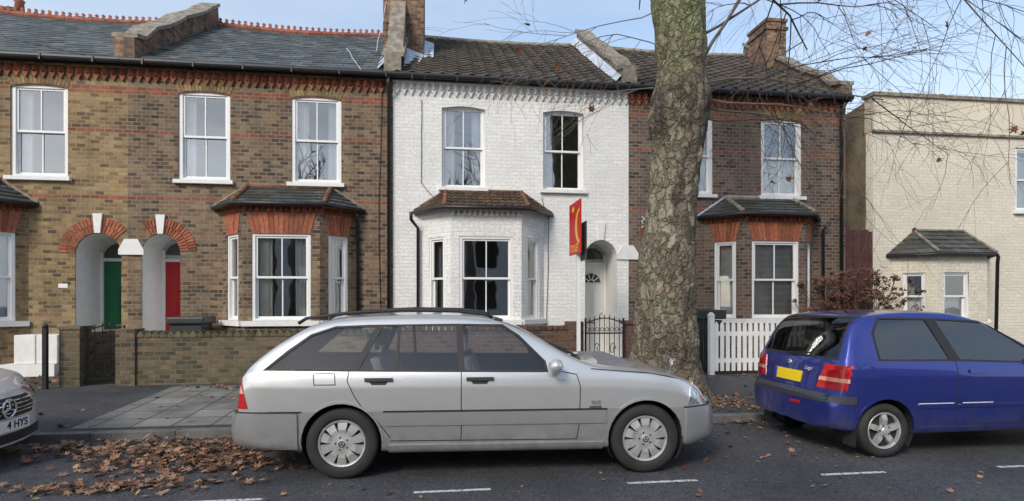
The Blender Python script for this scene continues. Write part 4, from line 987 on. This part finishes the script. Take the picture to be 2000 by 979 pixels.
# --- blue hatchback
B_=dict(top=[(-0.60,0.60),(-0.565,0.635),(-0.535,0.80),(-0.50,0.95),(-0.42,1.08),(-0.26,1.33),(-0.15,1.42),(0.0,1.455),(0.5,1.487),(0.9,1.475),(1.25,1.40),(1.6,1.22),(2.0,1.01),(2.12,0.98),(2.6,0.90),(2.88,0.78),(3.0,0.62)],
 belt=[(-0.60,0.93),(0,0.965),(1.0,0.955),(2.0,0.92),(3.0,0.75)],bot=[(-0.60,0.30),(-0.4,0.25),(0,0.22),(2.6,0.22),(3.0,0.28)],
 wid=[(-0.60,0.68),(-0.565,0.73),(-0.5,0.775),(-0.35,0.805),(0,0.822),(2.2,0.822),(2.6,0.79),(2.9,0.68),(3.0,0.6)],tum=0.36,kf=0.2,kr=0.13,
 wb=2.36,arch=0.315,rw=0.275,hw=0.822,rim=0.185,spk=(5,0.055,0.05,'five'),seat=1.22,seats=1.1,dash=0.93,
 side=[[(-0.04,0.995),(0.74,0.985),(0.60,1.385),(0.08,1.395),(-0.03,1.25)],[(0.86,0.985),(1.86,0.945),(1.80,1.02),(1.32,1.35),(0.72,1.385)]],
 trim=[(-0.065,0.98),(0.8,0.967),(1.90,0.93),(1.82,1.035),(1.34,1.37),(0.7,1.403),(0.06,1.413),(-0.055,1.26)],
 ws=[(-0.62,1.05),(0.62,1.05),(0.53,1.36),(-0.53,1.36)],wsx=(1.2,2.2),rg=[(-0.63,1.0),(0.63,1.0),(0.54,1.40),(-0.54,1.40)],rgx=(-0.58,-0.08),glass=mCarGlassD,rglass=mCarGlassR)
C,full=car('parked_car','blue three door hatchback seen from behind at the kerb',B_,mBlue,(4.46,5.93,0),R(0.0),1.0)
for s in (1,-1):
    F=fside(s)
    seams(full,[[(0.80,0.965),(0.80,0.45),(0.77,0.33)],[(0.77,0.32),(2.05,0.32)],[(2.0,0.92),(2.07,0.7),(2.05,0.33)],[(0.80,0.96),(0.66,1.39)],[(2.1,0.93),(2.6,0.86)]],s,C,0.008)
    patch(full,boxp(0.345,0.785,0.50,0.535),0,F,0.010,'side_moulding',mBlue,C)
    patch(full,boxp(0.815,2.0,0.50,0.535),0,F,0.010,'side_moulding',mBlue,C)
    patch(full,boxp(0.93,1.13,0.845,0.885),0,F,0.016,'door_handle',mBlue,C)
    patch(full,boxp(-0.70,-0.345,0.30,0.57),0,F,0.018,'bumper',mBlue,C)
    patch(full,boxp(-0.70,-0.33,0.55,0.625),0,F,0.022,'bumper_strip',mGreyT,C)
    patch(full,[(-0.62,0.68),(-0.41,0.68),(-0.36,0.93),(-0.55,0.93)],0,F,0.008,'tail_light',mLampR,C)
    patch(full,boxp(-0.6,-0.385,0.76,0.80),0,F,0.011,'indicator_lamp',mLampO,C)
    patch(full,[(2.62,0.62),(2.95,0.62),(2.9,0.74),(2.68,0.78)],0,F,0.006,'headlight',mLampW,C)
    seams(full,[[(0.35,0.545),(0.75,0.545)],[(0.85,0.545),(1.2,0.545)]],s,C,0.009,mWhite,'side_graphic',0.0014)
    m=MB(); m.ball((1.85,s*0.90,1.03),0.085,12,0.7,1.0,0.7); m.build('door_mirror',mBlue,C,smooth=True)
    m=MB(); m.add([(-0.32,s*0.80,0.29),(-0.32,s*0.62,0.29),(-0.34,s*0.62,0.12),(-0.34,s*0.80,0.12)],[(0,1,2,3)]); m.build('mud_flap',mRub,C,recalc=False)
    patch(full,[(s*0.46,0.68),(s*0.80,0.68),(s*0.80,0.93),(s*0.53,0.93)],1,fend(-1,-0.7,-0.3),0.008,'tail_light',mLampR,C)
    patch(full,[(s*0.475,0.76),(s*0.79,0.76),(s*0.79,0.80),(s*0.49,0.80)],1,fend(-1,-0.7,-0.3),0.011,'indicator_lamp',mLampO,C)
E2=fend(-1,-0.75,-0.3)
patch(full,boxp(-0.66,0.66,0.30,0.57),1,E2,0.018,'bumper',mBlue,C)
patch(full,boxp(-0.66,0.66,0.55,0.625),1,E2,0.022,'bumper_strip',mGreyT,C)
patch(full,boxp(-0.24,0.24,0.70,0.82),1,E2,0.010,'number_plate',mPlateY,C)
patch(full,boxp(0.19,0.237,0.703,0.817),1,E2,0.013,'plate_band',simple('plate blue',(0.02,0.05,0.4),0.4),C)
patch(full,boxp(-0.03,0.03,0.88,0.925),1,E2,0.006,'tailgate_emblem',mChrome,C)
patch(full,boxp(-0.30,-0.16,0.48,0.51),1,E2,0.024,'fog_lamp',mLampR,C)
seams(full,[[(-0.64,0.99),(-0.47,0.96),(-0.45,0.66)],[(0.64,0.99),(0.47,0.96),(0.45,0.66)],[(-0.45,0.65),(0.45,0.65)]],1,C,0.008,None,'tailgate_gap',0.002,1,E2)
m=MB(); m.tube([(-0.515,0.05,1.0),(-0.50,-0.35,1.03)],0.009,5); m.build('rear_wiper',mRub,C)
MT=Matrix(((0,0.35,-1,-0.533),(-1,0,0,-0.36),(0,0.94,0.3,0.87),(0,0,0,1)))
text('Logo',0.062,MT,'lettering',mChrome,C,0.0005,0.003)
full.free()
# --- white coupe front
G_=dict(top=[(-1.0,0.70),(-0.96,0.80),(-0.9,0.98),(-0.6,1.10),(0.0,1.30),(0.6,1.41),(1.1,1.40),(1.5,1.28),(2.05,1.02),(2.15,0.98),(2.8,0.92),(3.3,0.82),(3.52,0.72),(3.60,0.64),(3.64,0.55)],
 belt=[(-1.0,0.95),(0,0.96),(2.0,0.93),(2.8,0.86),(3.3,0.76),(3.64,0.62)],bot=[(-1.0,0.3),(-0.5,0.2),(3.2,0.18),(3.64,0.20)],
 wid=[(-1.0,0.7),(-0.9,0.8),(-0.5,0.87),(0,0.89),(2.9,0.89),(3.25,0.87),(3.5,0.80),(3.60,0.74),(3.64,0.68)],tum=0.5,kf=0.26,kr=0.15,
 wb=2.84,arch=0.36,rw=0.32,hw=0.89,rim=0.225,spk=(5,0.07,0.05,'five'),seat=1.1,seats=1.3,dash=0.92,
 side=[[(-0.1,0.98),(0.85,0.97),(0.85,1.30),(0.3,1.27)],[(0.92,0.97),(1.8,0.95),(1.5,1.18),(1.3,1.28),(0.92,1.30)]],
 trim=[(-0.14,0.965),(0.88,0.955),(1.85,0.935),(1.52,1.20),(1.31,1.295),(0.88,1.32),(0.29,1.288)],
 ws=[(-0.66,1.05),(0.66,1.05),(0.52,1.34),(-0.52,1.34)],wsx=(1.2,2.2),rg=[(-0.6,1.05),(0.6,1.05),(0.5,1.32),(-0.5,1.32)],rgx=(-0.9,0.3),glass=mCarGlassD,rglass=mCarGlassR)
C,full=car('parked_car','pearl white coupe with star grille parked nose on',G_,mPearl,(-7.74,5.97,0),0,1.0)
EF=fend(1,3.1,3.8)
patch(full,[(-0.42,0.46),(0.42,0.46),(0.46,0.56),(0.40,0.645),(-0.40,0.645),(-0.46,0.56)],1,EF,0.006,'grille',mRub,C)
for z in (0.50,0.535,0.57,0.605):
    patch(full,boxp(-0.42,0.42,z,z+0.008),1,EF,0.014,'grille_bar',mChrome,C)
patch(full,[(-0.75,0.22),(0.75,0.22),(0.70,0.31),(-0.70,0.31)],1,EF,0.004,'lower_intake',mRub,C)
for s in (1,-1):
    patch(full,[(s*0.50,0.55),(s*0.80,0.58),(s*0.80,0.70),(s*0.62,0.70),(s*0.50,0.64)],1,EF,0.006,'headlight',mLampW,C)
    patch(full,[(3.2,0.62),(3.5,0.60),(3.5,0.72),(3.2,0.76)],0,fside(s),0.006,'headlight',mLampW,C)
xf=3.66
m=MB(); m.tube([(xf,0.085*math.cos(a*math.pi/12),0.555+0.085*math.sin(a*math.pi/12)) for a in range(25)],0.009,6)
for a in (90,210,330): m.tube([(xf,0,0.555),(xf,0.085*math.cos(R(a)),0.555+0.085*math.sin(R(a)))],[0.014,0.005],5)
m.build('star_emblem',mChrome,C)
m=MB(); m.box(3.655,3.665,-0.26,0.26,0.335,0.445); pl=m.build('number_plate',mPlateW,C)
MT=Matrix(((0,0,1,3.667),(1,0,0,0.10),(0,1,0,0.39),(0,0,0,1)))
text('4 HYS',0.105,MT,'lettering',mInk,pl,0.002,0.001)
full.free()
# ------------------------------------------------------------ plane tree
m_,nt,b=nm('plane tree bark'); co=objco(nt)
st_=nd(nt,'ShaderNodeMapping',{},{'Vector':co,'Scale':(1,1,0.6)}).outputs[0]
wv=nd(nt,'ShaderNodeVectorMath',{'operation':'SCALE'},{0:nd(nt,'ShaderNodeTexNoise',{},{'Vector':co,'Scale':5.0,'Detail':5.0}).outputs[1],'Scale':0.35}).outputs[0]
wco=nd(nt,'ShaderNodeVectorMath',{'operation':'ADD'},{0:st_,1:wv}).outputs[0]
v=nd(nt,'ShaderNodeTexVoronoi',{},{'Vector':wco,'Scale':8.0})
v2=nd(nt,'ShaderNodeTexVoronoi',{'feature':'DISTANCE_TO_EDGE'},{'Vector':wco,'Scale':8.0})
c1=ramp(nt,v.outputs['Color'],[(0.0,(0.15,0.11,0.075)),(0.35,(0.23,0.185,0.13)),(0.6,(0.29,0.245,0.175)),(0.8,(0.34,0.31,0.225)),(1,(0.18,0.14,0.10))])
dk=ramp(nt,noi(nt,wco,3.2,6,0.65),[(0.50,0.0),(0.62,1.0)])
c1=mix(nt,mth(nt,'MULTIPLY',dk,0.75),c1,(0.09,0.06,0.042))
z=nd(nt,'ShaderNodeSeparateXYZ',{},{0:co}).outputs[2]
hi=maprange(nt,mth(nt,'ADD',z,mth(nt,'MULTIPLY',noi(nt,co,3,4),1.2)),5.2,5.9,0.0,1.0)
c2=ramp(nt,noi(nt,wco,4,5,0.6),[(0.36,(0.11,0.08,0.05)),(0.45,(0.30,0.28,0.17)),(0.55,(0.19,0.21,0.085)),(0.68,(0.34,0.32,0.21))])
burl=mth(nt,'MULTIPLY',mth(nt,'MULTIPLY',maprange(nt,z,3.7,4.1,0.0,1.0),maprange(nt,z,4.6,4.9,1.0,0.0)),0.75)
c=mix(nt,hi,c1,c2); c=mix(nt,mth(nt,'MULTIPLY',burl,ramp(nt,noi(nt,co,4,4),[(0.4,0.2),(0.55,1.0)])),c,(0.06,0.042,0.032))
mos=mth(nt,'MULTIPLY',ramp(nt,noi(nt,co,2.2,5,0.6),[(0.5,0.0),(0.68,1.0)]),0.45)
c=mix(nt,mos,c,(0.15,0.17,0.08))
edge=ramp(nt,v2.outputs['Distance'],[(0.0,0.5),(0.05,1.0)])
c=mix(nt,1.0,c,edge,'MULTIPLY'); c=mix(nt,1.0,c,ramp(nt,noi(nt,co,28,6,0.7),[(0.3,0.45),(0.7,1.35)]),'MULTIPLY')
sk(nt,b.inputs['Base Color'],c); b.inputs['Roughness'].default_value=0.9
hgt=mth(nt,'ADD',mth(nt,'ADD',mth(nt,'MULTIPLY',noi(nt,st_,16,6,0.7),0.8),mth(nt,'MINIMUM',mth(nt,'MULTIPLY',v2.outputs['Distance'],6.0),0.8)),mth(nt,'MULTIPLY',dk,0.6))
sk(nt,b.inputs['Normal'],bump(nt,hgt,1.0,0.035)); mBark=m_
mTwig=simple('twig bark',(0.12,0.095,0.075),0.9,var=0.3)
mLeafH=simple('hanging dead leaf',(0.26,0.10,0.035),0.8,isl=0.5)
LEAF=[(0,1.0),(25,0.45),(52,0.9),(75,0.4),(110,0.65),(150,0.3),(180,0.5),(210,0.3),(250,0.65),(285,0.4),(308,0.9),(335,0.45)]
def leaf(mb,c,s,rx,ry,rz,curl):
    M=Matrix.Translation(c)@Matrix.Rotation(rz,4,'Z')@Matrix.Rotation(rx,4,'X')@Matrix.Rotation(ry,4,'Y')
    vs=[M@Vector((0,0,0))]
    for a,r in LEAF:
        r*=s*random.uniform(0.85,1.15); x=r*math.cos(R(a)); y=r*math.sin(R(a)); vs.append(M@Vector((x,y,curl*(x*x*0.6+y*y)/s)))
    mb.add(vs,[(0,i,i%12+1) for i in range(1,13)])
def grow(mb,lv,rnd,p,d,L,r,depth,droop,maxd=4):
    n=6; pts=[p.copy()]; q=p.copy(); dd=d.normalized()
    for i in range(n):
        dd=(dd+Vector((rnd.gauss(0,.12),rnd.gauss(0,.12),rnd.gauss(0,.10)-droop*0.05*(depth>0)))).normalized()
        q=q+dd*L/n; pts.append(q.copy())
    k=7 if r>0.05 else (5 if r>0.015 else 3)
    mb.tube(pts,[max(0.0022,r*(1-0.62*i/n)) for i in range(n+1)],k,False)
    if depth>=maxd or r<0.003:
        if lv is not None and rnd.random()<0.06: leaf(lv,pts[-1]-Vector((0,0,0.05)),0.085,rnd.uniform(0,3),rnd.uniform(0,3),rnd.uniform(0,6),0.4)
        return
    nc={0:5,1:6,2:5,3:3}.get(depth,2)
    for j in range(nc):
        t=rnd.uniform(0.25,1.0); i=min(n-1,int(t*n)); bp=pts[i].lerp(pts[i+1],t*n-i if t<1 else 0)
        a=rnd.uniform(0,6.28); o=dd.orthogonal().normalized(); o2=dd.cross(o)
        nd_=(dd*rnd.uniform(0.5,1.0)+(o*math.cos(a)+o2*math.sin(a))*rnd.uniform(0.4,0.8)).normalized()
        grow(mb,lv,rnd,bp,nd_,L*rnd.uniform(0.5,0.72),r*rnd.uniform(0.4,0.55),depth+1,droop,maxd)
T=thing('plane_tree','mature plane tree with mottled flaking bark on the pavement','tree',(3.34,8.0,0.12),group='street trees')
prof=[(0.0,3.34,0.74),(0.25,3.34,0.60),(0.6,3.34,0.50),(1.1,3.35,0.45),(1.9,3.36,0.41),(2.6,3.40,0.365),(3.2,3.45,0.35),(3.8,3.52,0.37),(4.25,3.56,0.42),(4.6,3.60,0.40),(5.0,3.60,0.35),(5.5,3.57,0.35),(6.1,3.53,0.37),(6.8,3.50,0.38),(7.4,3.5,0.42)]
fx=pch([(a,b_) for a,b_,c_ in prof]); fr=pch([(a,c_) for a,b_,c_ in prof])
m=MB(); vs=[]; K=110; N_=260
for i in range(N_+1):
    z=7.4*i/N_
    for j in range(K):
        a=2*math.pi*j/K; u=Vector((math.cos(a),math.sin(a),0))
        r=fr(z)
        p=Vector((u.x*1.4,u.y*1.4,z*0.9)); q=Vector((u.x,u.y,z*0.7))
        r*=1+0.12*noise.noise(p*1.3)+0.06*noise.noise(p*4+Vector((3,1,2)))+0.03*noise.noise(p*10)
        pl_=noise.noise(q*5+Vector((5,5,5))); r+=0.014*(1 if pl_>0.08 else (0 if pl_<-0.02 else (pl_+0.02)*10))
        r-=0.02*max(0,0.25-abs(noise.noise(q*6)))*(1 if z<4.8 else 0.3)
        r+=0.06*max(0,math.cos(a*5+1))*max(0,1-z/0.8)
        if 3.8<z<4.8:
            k=math.sin((z-3.8)*math.pi); r+=k*(0.07*noise.noise(p*3+Vector((9,9,9)))+0.05*abs(noise.noise(Vector((u.x*2,u.y*2,z*6)))))
        vs.append((fx(z)+u.x*r,8.0+u.y*r,z+0.05))
m.add(vs,[(i*K+j,i*K+(j+1)%K,(i+1)*K+(j+1)%K,(i+1)*K+j) for i in range(N_) for j in range(K)])
m.build('trunk',mBark,T,smooth=True)
rnd=random.Random(5)
cr=MB(); lv=MB()
for d,L,r in (((0.5,-0.1,1),2.6,0.22),((-0.6,0.2,1),2.6,0.2),((0.1,-0.5,1),2.4,0.18),((0.2,0.7,0.8),2.4,0.15)):
    grow(cr,None,rnd,Vector((3.5,8.0,7.2)),Vector(d),L,r,1,0.0,3)
for z,d,L,r in ((5.1,(1,0.15,1.1),2.6,0.030),(4.8,(1,0.0,0.25),2.8,0.022),(4.6,(1,-0.2,-0.1),2.4,0.018),(5.5,(1,0.1,0.5),3.0,0.024),(6.2,(1,-0.1,0.35),3.4,0.026),(4.45,(1,0.2,0.1),2.2,0.016),
   (5.3,(-1,0.0,0.5),1.6,0.012),(4.7,(-1,0.1,0.0),1.5,0.011),(6.6,(1,0.1,0.2),3.6,0.028),(6.9,(-1,-0.2,0.3),2.4,0.016),(4.3,(1,0.1,-0.15),1.8,0.012),(5.9,(-1,0.2,-0.1),2.0,0.012)):
    grow(cr,lv,rnd,Vector((fx(z)+0.25*(1 if d[0]>0 else -1),7.95,z)),Vector(d),L,r,1,1.0,4)
grow(cr,lv,rnd,Vector((7.0,8.2,7.4)),Vector((1,-0.1,-0.2)),3.4,0.018,1,1.2,4)
grow(cr,lv,rnd,Vector((8.4,8.6,6.9)),Vector((1,-0.1,-0.25)),2.2,0.012,2,1.2,4)
cr.build('crown',mTwig,T)
lv.build('dead_leaves',mLeafH,T,recalc=False)
rnd=random.Random(9)
for xx in (-7.0,1.5,9.5):
    O=thing('plane_tree','bare plane tree across the street','tree',(xx,-6.2,0.1),group='street trees')
    t=MB(); t.tube([(xx,-6.2,0),(xx+0.1,-6.2,3),(xx,-6.3,5.5)],[0.3,0.25,0.2],12); t.build('trunk',mTwig,O,smooth=True)
    c=MB()
    for d in ((0.7,0,1),(-0.7,0.1,1),(0,0.7,1),(0.1,-0.7,1),(0,0,1)): grow(c,None,rnd,Vector((xx,-6.3,5.3)),Vector(d),3.0,0.11,1,0.2,3)
    c.build('crown',mTwig,O)
# ------------------------------------------------------------ fallen leaves
m_,nt,b=nm('fallen leaves'); g=nd(nt,'ShaderNodeNewGeometry').outputs['Random Per Island']
sk(nt,b.inputs['Base Color'],ramp(nt,g,[(0,(0.06,0.03,0.018)),(0.35,(0.18,0.085,0.045)),(0.7,(0.28,0.155,0.09)),(0.92,(0.38,0.23,0.14)),(1,(0.36,0.22,0.09))])); b.inputs['Roughness'].default_value=0.75; mLeaf=m_
L=MB()
def scat(n,f,s0=0.03,s1=0.075,hh=0.0):
    for _ in range(n):
        x,y=f()
        if 6.86<y<6.93: y-=0.1
        s=random.uniform(s0,s1); leaf(L,Vector((x,y,gz(x,y)+0.012+random.random()*hh)),s,random.gauss(0,.28),random.gauss(0,.28),random.uniform(0,6.28),random.uniform(-0.5,0.7))
ga=random.gauss
scat(520,lambda:(ga(-2.8,0.75),min(6.88,ga(6.35,0.22))),0.03,0.075,0.06)
scat(420,lambda:(ga(-2.3,0.5),ga(5.85,0.25)),0.03,0.08,0.03)
scat(200,lambda:(ga(-2.75,0.45),ga(5.15,0.10)),0.03,0.07,0.03)
scat(110,lambda:(ga(-3.9,0.6),min(6.88,ga(6.6,0.15))),0.03,0.07,0.02)
scat(150,lambda:(random.uniform(-1.5,4.5),min(6.88,ga(6.75,0.1))),0.03,0.07,0.03)
scat(70,lambda:(random.uniform(-4,5.5),random.uniform(3.6,5.3)),0.02,0.05)
scat(60,lambda:(random.uniform(2.0,4.6),random.uniform(5.0,6.8)),0.025,0.06)
scat(260,lambda:(ga(3.9,0.5),ga(7.6,0.28)),0.025,0.06,0.03)
scat(120,lambda:(random.uniform(-6,8),random.uniform(7.1,9.8)),0.03,0.07)
scat(140,lambda:(ga(-2.9,0.5),ga(9.6,0.12)),0.03,0.07,0.02)
scat(260,lambda:(random.uniform(-9,-6.2),random.uniform(9.2,11.0)),0.03,0.08,0.04)
scat(120,lambda:(random.uniform(3.6,9),ga(9.75,0.15)),0.03,0.07,0.02)
L.build('fallen_leaves',mLeaf,None,kind='stuff',recalc=False)
bpy.data.objects['fallen_leaves']['label']='brown fallen plane leaves on road and pavement'; bpy.data.objects['fallen_leaves']['category']='leaves'
# ------------------------------------------------------------ light, sky, camera
w=bpy.data.worlds.new('World'); sc.world=w; w.use_nodes=True; nt=w.node_tree
bg=nt.nodes['Background']
sky=nt.nodes.new('ShaderNodeTexSky'); sky.sky_type='NISHITA'; sky.sun_disc=False; sky.sun_elevation=R(36); sky.sun_rotation=R(215); sky.air_density=1.0; sky.dust_density=1.0; sky.ozone_density=1.2
tc=nd(nt,'ShaderNodeTexCoord').outputs['Generated']
mp=nd(nt,'ShaderNodeMapping',{},{'Vector':tc,'Scale':(1.0,1.0,5.0)}).outputs[0]
cl=ramp(nt,noi(nt,mp,1.3,6,0.5),[(0.40,0.02),(0.74,0.6)])
zz=nd(nt,'ShaderNodeSeparateXYZ',{},{0:tc}).outputs[2]
hz=maprange(nt,zz,0.0,0.6,0.55,0.0)
f=mth(nt,'MINIMUM',mth(nt,'ADD',cl,hz),1.0)
skyc=mix(nt,1.0,sky.outputs[0],(1.8,1.75,1.65),'MULTIPLY')
nt.links.new(mix(nt,f,skyc,(5.4,5.8,6.3)),bg.inputs[0]); bg.inputs[1].default_value=0.15
sd=bpy.data.lights.new('fill_sun','SUN'); sd.energy=2.3; sd.angle=R(17); sd.color=(1.0,0.93,0.82)  # added fill from behind the viewer to brighten facades; real sun is behind the terrace
so=bpy.data.objects.new('fill_sun',sd); link(so); so.location=(-5,-8,15)
so.rotation_euler=Vector((0.465,0.664,-0.586)).to_track_quat('-Z','Y').to_euler()
cd=bpy.data.cameras.new('camera'); cam=bpy.data.objects.new('camera',cd); link(cam)
cam.location=(0,0,1.6); cam.rotation_euler=(R(90),0,R(-7.4)); cd.sensor_width=36; cd.lens=19.8; cd.shift_y=0.0478; cd.clip_end=1000; cd.clip_start=0.05
sc.camera=cam
sc.view_settings.view_transform='Standard'; sc.view_settings.look='None'; sc.view_settings.exposure=0
